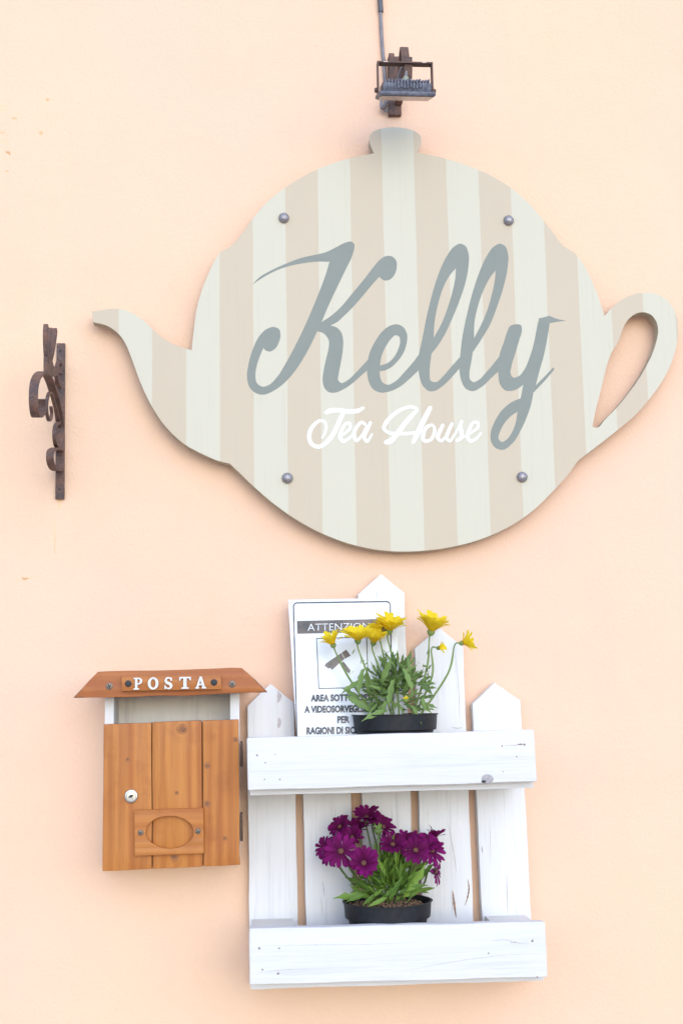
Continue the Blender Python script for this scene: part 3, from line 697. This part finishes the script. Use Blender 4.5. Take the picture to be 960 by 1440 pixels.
obj('border_line', bm, INK, sg)
sheet('title_band', [[(417.6, 873.2), (545.5, 870.2), (546.2, 888.4), (417.9, 891.2)]], m_simple('mottled_band', (0.020, 0.017, 0.017), 0.3, 0, 0, 24, col2=(0.15, 0.105, 0.08)))  # dark band mottled with brown by noise
for l in stripline([(445, 897.7), (515.2, 896.0), (517.6, 966.5), (448.2, 968.2), (445, 897.7)], 1.1):
    kk += 1; bm = bmesh.new(); fill(bm, [[SP(x, y, 1+0.02*(kk % 7)) for x, y in l]]); obj('frame_line', bm, INK, sg)
Z6 = lambda l: [(400+x/6, 830+y/6) for x, y in l]
BRN = m_simple('brown_print', (0.19, 0.155, 0.135), 0.35, 0, 0.5, 60)
sheet('camera_symbol', [Z6([(350, 618), (478, 530), (505, 580), (400, 672), (385, 655), (368, 660), (338, 636)]), Z6([(482, 528), (520, 500), (558, 552), (509, 578)])], BRN)
sheet('camera_mast', [Z6([(474, 618), (496, 600), (556, 676), (550, 696), (528, 692)])], BRN, 1.2)
def text(name, s, x0, x1, ytop, ybase, slope, material, bold=0.0, k=1.6):
    cu = bpy.data.curves.new('txt', 'FONT'); cu.body = s; cu.resolution_u = 3; cu.offset = bold; cu.fill_mode = 'FRONT'
    to = bpy.data.objects.new('txt', cu); COL.objects.link(to)
    dg = bpy.context.evaluated_depsgraph_get(); me = bpy.data.meshes.new_from_object(to.evaluated_get(dg))
    bpy.data.objects.remove(to); bpy.data.curves.remove(cu)
    bm = bmesh.new(); bm.from_mesh(me); bpy.data.meshes.remove(me)
    xs = [v.co.x for v in bm.verts]; lo, hi = min(xs), max(xs)
    capH = 0.729
    for v in bm.verts:
        u = (v.co.x-lo)/(hi-lo); x = x0+u*(x1-x0); y = ybase-(v.co.y/capH)*(ybase-ytop)+(x-x0)*slope
        v.co = SP(x, y, k)
    obj(name, bm, material, sg)
text('title_lettering', 'ATTENZIONE', 432.6, 528, 876.6, 887.2, -.020, WHITEP, -.014)
text('text_line', 'AREA SOTTOPOSTA', 436.7, 529, 976.8, 986.0, -.014, INK, .048)
text('text_line', 'A VIDEOSORVEGLIANZA', 427.8, 537, 992.6, 1002.0, -.014, INK, .048)
text('text_line', 'PER', 474, 491.5, 1007, 1016.4, -.014, INK, .048)
text('text_line', 'RAGiONI DI SICUREZZA', 430.8, 536, 1022.6, 1032.2, -.014, INK, .048)

# ------------------------------------------------------------------ potted daisies
POT = m_simple('black_plastic_pot', (0.010, 0.011, 0.013), 0.5, 0, 0.3, 90, col2=(0.018, 0.019, 0.022), spec=.3)
SOIL = m_simple('potting_soil', (0.055, 0.030, 0.018), 0.95, 0, 0.5, 350, col2=(0.11, 0.065, 0.042), bmp=1.0)
CRUMB = m_simple('soil_crumb', (0.095, 0.045, 0.022), 0.95, 0, 0.5, 260, col2=(0.36, 0.22, 0.13))
STEM = m_leaf('stem_green', (0.17, 0.26, 0.07), (0.26, 0.35, 0.11))
STEMP = m_leaf('stem_purple_green', (0.12, 0.16, 0.05), (0.16, 0.22, 0.07))
LEAFY = m_leaf('blue_green_leaf', (0.060, 0.115, 0.030), (0.20, 0.295, 0.085))
LEAFP = m_leaf('fresh_green_leaf', (0.060, 0.125, 0.020), (0.20, 0.32, 0.050))
YEL = m_petal('yellow_petal', (0.88, 0.66, 0.02), (0.90, 0.79, 0.06), (0.88, 0.67, 0.02), MM(22), .5, .3)
YELC = m_simple('ochre_flower_center', (0.42, 0.20, 0.02), 0.8, 0, 0.4, 500, bmp=.6)
PUR = m_petal('magenta_petal', (0.095, 0.002, 0.050), (0.30, 0.008, 0.185), (0.080, 0.0015, 0.030), MM(22), .3, .4)
PURC = m_simple('dark_flower_center', (0.055, 0.012, 0.035), 0.8, 0, 0.4, 600, col2=(0.20, 0.085, 0.02), bmp=.6)

def leaf_mesh(name, L, Wd, material, lobes=0, bend=0.25, fold=0.25, n=7):
    bm = bmesh.new(); rows = []
    for i in range(n+1):
        t = i/n; wv = (math.sin(math.pi*min(1, t**0.75*0.97+0.03))**0.8)*(0.45+0.75*t if t < .75 else 1.0125*(1-(t-.75)*1.2))
        if lobes and 0 < i < n: wv *= 1.0+(0.30 if i % 2 else -0.18)
        hw = Wd/2*max(wv, .06)
        z = -bend*L*t*t + 0.04*L*math.sin(t*9); y = L*t
        rows.append([bm.verts.new((-hw, y, z+fold*hw)), bm.verts.new((0, y, z)), bm.verts.new((hw, y, z+fold*hw))])
    for a, b in zip(rows, rows[1:]):
        for k in range(2): bm.faces.new((a[k], a[k+1], b[k+1], b[k]))
    me = bpy.data.meshes.new(name); bm.to_mesh(me); bm.free(); me.materials.append(material)
    for p in me.polygons: p.use_smooth = True
    return me
def flower_meshes(name, rad, npet, cup, material, wfac=1.0, tip=0.0, layers=1, var=1):
    """petal wheel facing +z, joined petals with a notch between each"""
    bm = bmesh.new(); rnd = random.Random(var*31+npet)
    for lay in range(layers):
        for k in range(npet):
            a = 2*math.pi*(k+0.5*lay)/npet + rnd.uniform(-.09, .09); L = rad*rnd.uniform(.86, 1.04)*(1-.1*lay); cu = cup*rnd.uniform(.55, 1.25)+rnd.uniform(-.22, .22)+.28*lay
            hw0 = rad*math.pi/npet*wfac; tw = rnd.uniform(-.4, .4); n = 5; rows = []
            for i in range(n+1):
                t = i/n; r = 0.14*rad+(L-.14*rad)*t
                wv = hw0*(0.42+0.85*t-0.55*max(0, t-.72)/.28*(1-tip)) if t < .995 else hw0*.36
                z = cu*L*t-0.42*cu*L*t*t + (-.16*L*max(0, t-.6)**1.5 if cup < .4 else 0)
                rows.append([Vector((r, s*wv, z+(abs(s)*.22*wv)+s*wv*tw*t + .0006*lay)) for s in (-1, 0, 1)])
            m = Matrix.Rotation(a, 3, 'Z'); vr = [[bm.verts.new(m @ v) for v in row] for row in rows]
            for p, q_ in zip(vr, vr[1:]):
                for s in range(2): bm.faces.new((p[s], p[s+1], q_[s+1], q_[s]))
    me = bpy.data.meshes.new(name); bm.to_mesh(me); bm.free(); me.materials.append(material)
    for p in me.polygons: p.use_smooth = True
    return me
def center_mesh(name, r, material):
    bm = bmesh.new(); prof = [(r*.6, -r*.3), (r, 0), (r*.95, r*.25), (r*.6, r*.48), (r*.05, r*.5)]
    lathe(bm, prof, (0, 0, 0), 12); me = bpy.data.meshes.new(name); bm.to_mesh(me); bm.free(); me.materials.append(material)
    for p in me.polygons: p.use_smooth = True
    return me
def calyx_mesh(name, r, material):
    bm = bmesh.new(); lathe(bm, [(r*.25, -r*1.15), (r*.75, -r*.75), (r*1.05, -r*.15), (r*1.0, r*.25), (r*.6, r*.3)], (0, 0, 0), 10); me = bpy.data.meshes.new(name); bm.to_mesh(me); bm.free(); me.materials.append(material)
    for p in me.polygons: p.use_smooth = True
    return me
def place(name, me, loc, direction, parent, roll=0.0, sc=1.0, up='Z'):
    q = Vector(direction).normalized().to_track_quat(up, 'X' if up == 'Z' else 'Z') @ Euler((0, 0, roll) if up == 'Z' else (0, roll, 0)).to_quaternion()
    o = link(name, me, loc, parent); o.rotation_mode = 'QUATERNION'; o.rotation_quaternion = q; o.scale = (sc, sc, sc) if not isinstance(sc, tuple) else sc
    return o
def pot(root, cx, cy, cy_depth, zrim, rad, hgt):
    c = P(cx, cy, cy_depth); base = Vector((c.x, -cy_depth, zrim-hgt))
    bm = bmesh.new()
    wob = lambda a: 1+0.012*math.sin(2*a+.6)
    prof = [(rad*.70, 0), (rad*.74, .001), (rad*.885, hgt*.74), (rad*.905, hgt*.75), (rad*.955, hgt*.76), (rad*.985, hgt*.985), (rad*1.015, hgt*.99), (rad*1.015, hgt), (rad*.965, hgt), (rad*.94, hgt*.80), (rad*.60, hgt*.78)]
    lathe(bm, prof, base, 48, jitter=wob)
    smooth_angle(obj('pot', bm, POT, root), 40)
    bm = bmesh.new(); rr = random.Random(3); sr = rad*.955; zs = base.z+hgt*.90
    rings = 9; prev = None; cen = bm.verts.new((base.x, base.y, zs+.006))
    for i in range(1, rings+1):
        ring = [bm.verts.new((base.x+sr*i/rings*math.cos(2*math.pi*k/40), base.y+sr*i/rings*math.sin(2*math.pi*k/40), zs+.006*(1-(i/rings)**2)+rr.uniform(-.0018, .0022))) for k in range(40)]
        for k in range(40):
            if prev: bm.faces.new((prev[k], prev[(k+1) % 40], ring[(k+1) % 40], ring[k]))
            else: bm.faces.new((cen, ring[k], ring[(k+1) % 40]))
        prev = ring
    obj('soil', bm, SOIL, root)
    bm = bmesh.new()
    for _ in range(420):
        a = rr.uniform(0, 2*math.pi); r = sr*math.sqrt(rr.random())*.92; s = rr.uniform(.0009, .0033)
        m = Matrix.Translation((base.x+r*math.cos(a), base.y+r*math.sin(a), zs+.006*(1-(r/sr)**2)+.0012)) @ Euler((rr.uniform(0, 3), rr.uniform(0, 3), rr.uniform(0, 3))).to_matrix().to_4x4() @ Matrix.Diagonal((s*1.7, s, s*.8, 1))
        bmesh.ops.create_icosphere(bm, subdivisions=1, radius=.8, matrix=m)
    cb = obj('soil_crumbs', bm, CRUMB, root); cb['kind'] = 'stuff'
    return Vector((base.x, base.y, zs+.004))

# --- yellow
yd = 0.088
zt = P(555, 1004, yd).z
yroot = thing('potted_daisy', 'yellow daisies in a black plastic pot standing in the upper white tray', 'potted plant', (P(555, 1000, yd).x, -yd, zt-0.100), 'daisies in black pots on the shelf')
yrad = MM(59.5, yd)
ysoil = pot(yroot, 555, 1004, yd, zt, yrad, 0.100)
LM = [leaf_mesh('leaf', .050, .0145, LEAFY, 1, .35, .55), leaf_mesh('leaf', .042, .0115, LEAFY, 1, .15, .6), leaf_mesh('leaf', .034, .0085, LEAFY, 0, .45, .5), leaf_mesh('leaf', .056, .0165, LEAFY, 1, .5, .45)]
rn = random.Random(11)
FY = [flower_meshes('flower', MM(21), 12, 1.3, YEL, .62, .3, 2, 1), flower_meshes('flower', MM(24), 13, .95, YEL, .62, .3, 3, 2), flower_meshes('flower', MM(15), 8, 1.3, YEL, .8, .3, 1, 3), flower_meshes('flower', MM(23), 12, 1.15, YEL, .66, .3, 3, 9)]
CY = center_mesh('flower_center', MM(4.2), YELC); CAY = calyx_mesh('calyx', MM(4.6), STEM)
cam_dir = Vector((0, -1, 0))
ylist = [  # px, py, depth, size, facing, root px offset
 (468, 906, .100, .86, (-.35, -.15, 1), -26, 0), (503, 900, .110, .95, (-.05, -.38, 1), -14, 1), (525, 903, .085, .85, (.10, -.45, 1), -4, 3),
 (547, 886, .080, 1.08, (.15, -.30, 1), 6, 1), (532, 891, .065, .85, (-.2, .1, 1), 0, 0), (606, 887, .075, 1.15, (.22, -.22, 1), 22, 3), (617, 911, .095, .62, (.75, -.35, .12), 26, 2), (650, 904, .085, .78, (1, -.15, .32), 30, 0)]
for px, py, d, sc, fc, off, var in ylist:
    c = P(px, py, d); fv = Vector(fc).normalized()
    fo = place('flower', FY[var], c, fv, yroot, rn.uniform(0, 6), sc)
    co = link('flower_center', CY, c, fo); co.location = (0, 0, .0012)
    cx = link('calyx', CAY, c, fo); cx.location = (0, 0, -.0015)
    r0 = ysoil + Vector((MM(off), rn.uniform(-.015, .012), 0))
    bmx = bmesh.new(); end = c - fv*MM(4.0)*sc
    midp = r0.lerp(end, .55) + Vector((MM(off)*.25, -.006, .004))
    tube(bmx, curve3([r0, midp, end - fv*.010, end], 6), [.0016]*10+[.0012]*9, 6)
    smooth_angle(obj('stem', bmx, STEM, yroot), 60)
# withered strands and small buds
for pts in (((560, 905, 'a'), (545, 915), (535, 940)),):
    pass
for px, py, sc in ((570, 984, .55), (603, 951, .30), (597, 936, .26)):
    c = P(px, py, .13 if py > 970 else .1); o = place('bud', CAY, c, (.2, -.3, 1), yroot, 0, 1.0*sc*1.6)
o = place('flower', FY[2], P(570.5, 983, .131), (.1, -.7, .8), yroot, 0, .24)
for (x0, y0, x1, y1, bx) in ((606, 968, 654, 903, 0), (598, 970, 621, 912, 4), (500, 975, 470, 905, 0)):
    pass
def leaf_at(me, root_pt, tip_pt, parent, roll, L):
    """leaf blade from root to tip, its upper face turned to the light in front"""
    d = Vector(tip_pt)-Vector(root_pt); y = d.normalized()
    z = Vector((roll*.9, -.85, .55+.3*roll)); z = (z-y*z.dot(y)).normalized(); x = y.cross(z)
    o = link('leaf', me, root_pt, parent); o.rotation_mode = 'QUATERNION'
    o.rotation_quaternion = Matrix((x, y, z)).transposed().to_quaternion(); k = d.length/L; o.scale = (k, k, k)
LL = [.050, .042, .034, .056]
for k in range(270):                     # dome of leaves
    a = rn.uniform(0, 2*math.pi); el = rn.uniform(-.15, 1.45)
    rx = rn.uniform(.35, 1.0)
    u = Vector((math.cos(a)*math.cos(el), math.sin(a)*math.cos(el)*.8, math.sin(el)))
    cen = ysoil+Vector((.004, -.002, .018))
    ext = Vector((.048, .042, .070))
    p1 = cen+Vector((u.x*ext.x, u.y*ext.y, u.z*ext.z))*rx
    tip = p1 + (u+Vector((rn.uniform(-.6, .6), rn.uniform(-.6, .4), rn.uniform(-.5, .5)))).normalized()*rn.uniform(.013, .030)
    if tip.y > -.032: tip.y = -.034
    tip.z = max(tip.z, ysoil.z+.012); p1.z = max(p1.z, ysoil.z+.004)
    if p1.y > -.032: p1.y = -.034
    k_ = rn.randrange(4); leaf_at(LM[k_], p1, tip, yroot, rn.uniform(-1.9, 1.9), LL[k_])
for x0, y0, x1, y1, d, s in ((508, 958, 484, 966, .12, 3), (505, 985, 488, 968, .13, 0), (520, 1000, 494, 978, .135, 3), (548, 985, 520, 1010, .15, 3), (535, 992, 530, 1014, .15, 0), (575, 992, 596, 1006, .15, 3), (590, 985, 603, 1000, .13, 0),
        (585, 960, 610, 972, .12, 0), (592, 978, 598, 998, .13, 1), (600, 950, 606, 936, .1, 2), (590, 965, 607, 958, .11, 0), (512, 940, 500, 968, .14, 3), (520, 975, 512, 945, .13, 0), (555, 955, 540, 985, .15, 3), (565, 940, 585, 965, .14, 3), (535, 960, 550, 930, .13, 0), (575, 960, 570, 930, .12, 0),
        (545, 1000, 515, 1003, .155, 3), (560, 990, 568, 1004, .15, 1)):
    leaf_at(LM[s], P(x0, y0, d-.02), P(x1, y1, d), yroot, rn.uniform(-1.1, 1.1), LL[s])
for k in range(26):                      # side shoots with tiny leaves up the stems
    px = rn.choice((508, 520, 532, 548, 551, 590, 596, 603, 488))+rn.uniform(-7, 7); py = rn.uniform(918, 955)
    c = P(px, py, rn.uniform(.075, .11)); leaf_at(LM[2], c, c+Vector((rn.uniform(-.01, .01), rn.uniform(-.006, .004), rn.uniform(.003, .013))), yroot, rn.uniform(-1, 1), LL[2]*1.3)

# --- purple
pd = 0.092
zt = P(545, 1266, pd).z
proot = thing('potted_daisy', 'purple daisies in a black plastic pot standing in the lower white tray', 'potted plant', (P(545, 1260, pd).x, -pd, zt-0.098), 'daisies in black pots on the shelf')
psoil = pot(proot, 544.5, 1266, pd, zt, MM(60.5, pd), 0.098)
PM = [leaf_mesh('leaf', .040, .0105, LEAFP, 0, .25, .4), leaf_mesh('leaf', .034, .0090, LEAFP, 0, .10, .45), leaf_mesh('leaf', .046, .012, LEAFP, 1, .35, .6), leaf_mesh('leaf', .030, .0080, LEAFP, 0, .45, .4)]
PL = [.040, .034, .046, .030]
FP = [flower_meshes('flower', MM(22.5), 15, .15, PUR, .66, .45, 1, 4), flower_meshes('flower', MM(22), 14, .36, PUR, .63, .45, 2, 5), flower_meshes('flower', MM(19), 11, 1.2, PUR, .8, .3, 1, 6), flower_meshes('flower', MM(23), 15, -.1, PUR, .66, .45, 1, 12), flower_meshes('flower', MM(21.5), 13, .6, PUR, .63, .45, 2, 15)]
CP = center_mesh('flower_center', MM(3.7), PURC)
CAP = calyx_mesh('calyx', MM(4.6), STEMP)
plist = [
 (478, 1163, .085, .82, (-.55, -.55, .75), -22, 1), (515, 1150, .080, .95, (.0, -.50, .9), -6, 1), (503, 1167, .070, .85, (-.2, -.30, 1), -8, 1), (538, 1163, .085, .88, (.45, -.60, .6), 4, 1),
 (456, 1192, .075, .78, (-.75, -.6, .3), -26, 0), (479, 1197, .125, 1.05, (-.10, -1, .25), -20, 0), (511, 1214, .140, .98, (.05, -1, .55), -10, 1), (552, 1188, .110, .92, (.05, -.75, .85), 8, 1),
 (584, 1182, .080, .80, (.1, -.4, .9), 16, 1), (584, 1196, .120, .95, (.0, -.85, .65), 18, 0), (607, 1196, .105, .95, (.25, -.85, .5), 22, 0), (611, 1177, .080, .72, (.3, -.1, 1), 22, 2), (612, 1225, .110, .90, (.92, -.42, .15), 26, 0), (470, 1180, .06, .7, (-.6, -.2, .6), -20, 0),
 (495, 1178, .10, .8, (-.3, -.7, .6), -14, 1), (526, 1155, .062, .85, (.2, -.45, .8), 0, 1), (568, 1184, .09, .85, (-.1, -.6, .8), 12, 1), (600, 1186, .095, .8, (.2, -.6, .7), 20, 1), (463, 1201, .10, .75, (-.5, -.8, .2), -24, 0)]
for px, py, d, sc, fc, off, var in plist:
    c = P(px, py, d); fv = Vector(fc).normalized()
    var = {0: (0, 3), 1: (1, 4), 2: (2, 2)}[var][px % 2]
    fo = place('flower', FP[var], c, fv, proot, rn.uniform(0, 6), sc)
    co = link('flower_center', CP, c, fo); co.location = (0, 0, .0012)
    cx = link('calyx', CAP, c, fo); cx.location = (0, 0, -.003)
    r0 = psoil + Vector((MM(off)*.8, rn.uniform(-.012, .012), 0)); end = c - fv*MM(4.6)*sc
    bmx = bmesh.new(); midp = r0.lerp(end, .55)+Vector((MM(off)*.2, .004, .002))
    tube(bmx, curve3([r0, midp, end-fv*.008, end], 6), [.0014]*19, 6)
    smooth_angle(obj('stem', bmx, STEMP, proot), 60)
bc = P(531.5, 1167, .112)
place('bud', CAP, bc, (0.02, -.2, 1), proot, 0, 1.25); bmx = bmesh.new(); tube(bmx, curve3([psoil+Vector((0, -.01, 0)), P(533, 1210, .115), bc], 6), .0015, 6); smooth_angle(obj('stem', bmx, STEMP, proot), 60)
for k in range(5): leaf_at(PM[3], bc+Vector((0, 0, -.003)), bc+Vector((.006*math.cos(k*1.256), .006*math.sin(k*1.256), .012)), proot, 0, PL[3]*1.2)
for k in range(275):
    a = rn.uniform(0, 2*math.pi); el = rn.uniform(.02, 1.5); rx = rn.uniform(.2, 1.0)
    u = Vector((math.cos(a)*math.cos(el), math.sin(a)*math.cos(el)*.8, math.sin(el)))
    cen = psoil+Vector((.005, -.004, .014)); p1 = cen+Vector((u.x*.050, u.y*.042, u.z*.066))*rx
    tip = p1+(u*.8+Vector((rn.uniform(-.45, .45), rn.uniform(-.5, .3), rn.uniform(-.1, .8)))).normalized()*rn.uniform(.019, .034)
    if tip.y > -.034: tip.y = -.036
    if p1.y > -.034: p1.y = -.036
    k_ = rn.choice((0, 1, 3, 0, 1)); leaf_at(PM[k_], p1, tip, proot, rn.uniform(-1.7, 1.7), PL[k_])
for x0, y0, x1, y1, d, s in ((520, 1262, 474, 1256, .135, 2), (515, 1258, 490, 1264, .14, 2), (545, 1262, 520, 1272, .15, 0), (530, 1256, 510, 1270, .145, 0), (548, 1268, 560, 1236, .15, 2), (565, 1262, 602, 1222, .14, 2), (560, 1258, 596, 1240, .14, 2), (575, 1262, 590, 1250, .14, 2), (540, 1262, 552, 1248, .155, 2), (525, 1262, 535, 1250, .15, 2), (590, 1235, 606, 1213, .12, 2)):
    leaf_at(PM[s], P(x0, y0, d-.015), P(x1, y1, d), proot, rn.uniform(-1.2, 1.2), PL[s])

# ------------------------------------------------------------------ wrought-iron bracket on the left
XB = P(85, 590, 0.006).x
Z2 = lambda l: [Q(x/5.143, 440+y/5.143, XB) for x, y in l]
br_ = thing('iron_bracket', 'rusty wrought-iron sign bracket with scroll and feather, fixed to the bare wall', 'bracket', P(84, 700, 0.0))
board('wall_plate', [(79.8, 482.5), (91.6, 482.5), (90.6, 701.5), (78.0, 701.5)], 0.0005, 0.007, IRON, br_, 0.0007)
for px, py in ((85, 493), (84, 688)): disc('screw', px, py, 0.007, MM(1.6), BLACK, br_, 0.0006, seg=10)
def rib(name, pts, wd, th):
    path = curve3(Z2(pts), 7)
    for p in path: p.y = min(p.y, -0.008)
    bm = bmesh.new(); ribbon(bm, path, wd, th, XB); smooth_angle(obj(name, bm, IRON, br_), 45)
rib('scroll', [(302, 625), (306, 690), (290, 738), (262, 745), (248, 690), (244, 600), (252, 510), (278, 450), (318, 432), (352, 470), (384, 560), (408, 640), (428, 740), (436, 820)], .0128, .0036)
rib('inner_scroll', [(370, 680), (376, 735), (358, 778), (342, 730), (340, 650), (352, 590), (372, 582), (392, 650), (424, 760), (436, 830)], .005, .0034)
rib('lower_scroll', [(436, 1010), (424, 985), (392, 984), (366, 1010), (366, 1075), (392, 1128), (440, 1138)], .0115, .0036)
rib('stay', [(436, 790), (406, 810), (394, 870), (402, 945), (428, 990), (438, 1040)], .006, .0034)
rib('hook', [(436, 540), (414, 500), (410, 420), (424, 355), (438, 380), (436, 440)], .0065, .0034)
# feather: forged sheet of tines standing in the plane square to the wall
def tine(pts, widths):
    path = curve3(Z2(pts), 5); bm = bmesh.new()
    n = len(path); L = []
    for i, p in enumerate(path):
        t = path[min(i+1, n-1)]-path[max(i-1, 0)]; t.x = 0; t.normalize(); nn = Vector((0, -t.z, t.y)); f = i/(n-1); ww = widths[0]*(1-f)+widths[1]*f
        L.append([bm.verts.new(Vector((XB+sx*.0035, p.y, p.z))+nn*sy*ww) for sx, sy in ((-1, -1), (1, -1), (1, 1), (-1, 1))])
    for a, b in zip(L, L[1:]):
        for k in range(4): bm.faces.new((a[k], a[(k+1) % 4], b[(k+1) % 4], b[k]))
    bm.faces.new(L[0]); bm.faces.new(L[-1]); obj('feather_tine', bm, IRON, br_)
tine([(342, 360), (334, 250), (332, 150), (336, 92)], (.0055, .0042))
tine([(354, 340), (352, 240), (357, 170), (364, 115)], (.004, .0026))
tine([(364, 330), (384, 240), (394, 170), (400, 122)], (.005, .004))
bm = bmesh.new()
fl = Z2([(330, 440), (331, 320), (352, 290), (374, 300), (368, 345), (378, 385), (404, 398), (412, 450), (384, 462), (352, 440)])
f0 = [bm.verts.new(Vector((XB-.003, p.y, p.z))) for p in fl]; f1 = [bm.verts.new(Vector((XB+.003, p.y, p.z))) for p in fl]
bm.faces.new(f0); bm.faces.new(f1[::-1])
for i in range(len(f0)): bm.faces.new((f0[i], f0[(i+1) % len(f0)], f1[(i+1) % len(f0)], f1[i]))
obj('feather_base', bm, IRON, br_)

# ------------------------------------------------------------------ floodlight over the teapot, its bracket and cable
LG = m_simple('grey_weathered_aluminium', (0.060, 0.066, 0.095), 0.5, 0.2, 0.4, 150, col2=(0.16, 0.17, 0.215), bmp=.2)
GLASS = m_simple('dusty_lamp_glass', (0.30, 0.23, 0.19), 0.25, 0, 0.2, 80)
RUSTY = m_simple('brown_rusted_steel', (0.075, 0.042, 0.032), 0.6, 0.3, 0.45, 120, col2=(0.13, 0.075, 0.058), bmp=.2)
CABLE = m_simple('grey_cable', (0.16, 0.15, 0.165), 0.55, 0, 0.3, 60, col2=(0.25, 0.23, 0.24))
GREEN = m_simple('verdigris_gland', (0.34, 0.36, 0.27), 0.6, 0, 0.3, 200)
XL = P(554, 120, 0.01).x
wb = thing('lamp_bracket', 'short rusty iron wall bracket carrying the floodlight above the teapot sign', 'bracket', P(555, 160, 0.0))
board('wall_plate', [(545.5, 79), (561.5, 79), (564.5, 161), (546.5, 161.5)], 0.0005, 0.010, IRON, wb, 0.001)
LD = 0.150
LC = P(569.5, 127, LD)
def ribl(name, path, X, wd, th, m=IRON):
    bm = bmesh.new(); ribbon(bm, curve3(path, 6), wd, th, X); smooth_angle(obj(name, bm, m, wb), 45)
V = Vector
zb = P(555, 150, 0).z
top = LC.z + 0.046
ribl('arm', [V((XL, -.0105, zb+.000)), V((XL, -.03, zb+.004)), V((XL, -.065, zb+.030)), V((XL, -.105, zb+.052)), V((XL, -.135, top-.022)), V((XL, -.149, top-.002)), V((XL, -.149, top+.012))], XL+.006, .013, .005)
zP = lambda py, d: P(556, py, d).z
ribl('hook', [V((0, -d, zP(py, d))) for py, d in ((125, .012), (105, .022), (86, .026), (77, .020), (82, .013), (96, .012))], XL-.005, .009, .005)
ribl('hook', [V((0, -d, zP(py, d))) for py, d in ((112, .085), (96, .100), (82, .106), (77, .098), (84, .090), (98, .088))], XL+.010, .007, .005)
fl_ = thing('floodlight', 'small grey finned floodlight in a brown U-bracket above the teapot sign', 'floodlight', LC)
rt = Matrix.Rotation(R(21), 3, 'X')       # glass looks down and a little back at the wall
def LB(bm, c, s, mat_=0): box(bm, LC+rt @ V(c), s, rt, mat_)
wL = MM(84, LD); 
FIN = m_simple('worn_fin_edge', (0.070, 0.080, 0.12), 0.5, 0.2, 0.4, 300, col2=(0.26, 0.27, 0.33))
bm = bmesh.new(); LB(bm, (0, 0, 0), (wL*.86, .056, .018)); bevel_all(bm, .0022, 2); smooth_angle(obj('housing', bm, LG, fl_), 40)
bm = bmesh.new(); LB(bm, (0, 0, -.0085), (wL, .070, .0065)); bevel_all(bm, .0018, 2); smooth_angle(obj('rim', bm, LG, fl_), 40)
bm = bmesh.new(); LB(bm, (0, 0, -.0124), (wL*.93, .062, .0016)); obj('glass', bm, GLASS, fl_)
for k in range(15):
    bm = bmesh.new(); LB(bm, (wL*(-.385+.055*k), 0, .0065+.0008*(k % 3)), (.0026, .064-.012*(abs(k-7)/7)**2, .014))
    bevel_all(bm, .0006, 1); obj('cooling_fin', bm, FIN, fl_)
YW = MM(81, LD)
bm = bmesh.new()
yt = top
box(bm, V((LC.x, LC.y, yt)), (YW, .013, .0024)); 
for s in (-1, 1): box(bm, V((LC.x+s*(YW/2+.0008), LC.y, (yt+LC.z-.008)/2)), (.0024, .013, yt-LC.z+.0105))
obj('yoke', bm, RUSTY, fl_)
SLOT = m_simple('pale_slot', (0.62, 0.50, 0.42), 0.8)
for s in (-1, 1):
    bm = bmesh.new(); box(bm, V((LC.x+s*YW*.36, LC.y-.0068, yt)), (.007, .0006, .0016)); obj('yoke_slot', bm, SLOT, fl_)
    bm = bmesh.new(); lathe(bm, [(.0042, -.002), (.0042, .003), (.003, .0045), (.0004, .0047)], (0, 0, 0), 12)
    bmesh.ops.rotate(bm, verts=bm.verts, cent=(0, 0, 0), matrix=Matrix.Rotation(s*math.pi/2, 3, 'Y')); bmesh.ops.translate(bm, verts=bm.verts, vec=V((LC.x+s*(YW/2+.002), LC.y, LC.z-.001)))
    smooth_angle(obj('pivot_bolt', bm, RUSTY, fl_), 40)
bm = bmesh.new(); c = LC+rt @ V((.002, .008, .010)); lathe(bm, [(.0068, 0), (.0068, .006), (.0052, .008), (.0052, .012), (.0030, .014)], c, 12); smooth_angle(obj('cable_gland', bm, GREEN, fl_), 40)
g0 = c+V((0, 0, .013))
bm = bmesh.new(); tube(bm, curve3([g0, g0+V((.001, .002, .016)), g0+V((-.003, .020, .028)), g0+V((-.012, .06, .004)), V((XL-.012, -.035, zb-.002)), V((XL-.022, -.014, zb-.010)), V((XL-.023, -.007, zb+.006))], 7), .0030, 8); smooth_angle(obj('supply_cable', bm, CABLE, fl_), 60)
wc = thing('wall_cable', 'thin grey cable running straight down the bare wall to the floodlight', 'cable', P(538, 140, 0))
bm = bmesh.new(); tube(bm, curve3([P(532.5, -60, .005), P(534.5, 10, .005), P(537, 60, .005), P(541, 110, .005), P(542, 150, .005)], 8), .0031, 8); smooth_angle(obj('cable', bm, CABLE, wc), 60)
bm = bmesh.new(); tube(bm, [P(532.5, -60, .006), P(534.2, 0, .006), P(535.4, 17, .006)], .0046, 10); smooth_angle(obj('sleeve', bm, m_simple('dark_sleeve', (.10, .095, .105), .5), wc), 60)
bm = bmesh.new(); tube(bm, [P(539, 153, .006), P(543, 155, .012)], [.0028, .0042], 8); smooth_angle(obj('cable_clip', bm, CABLE, wc), 60)
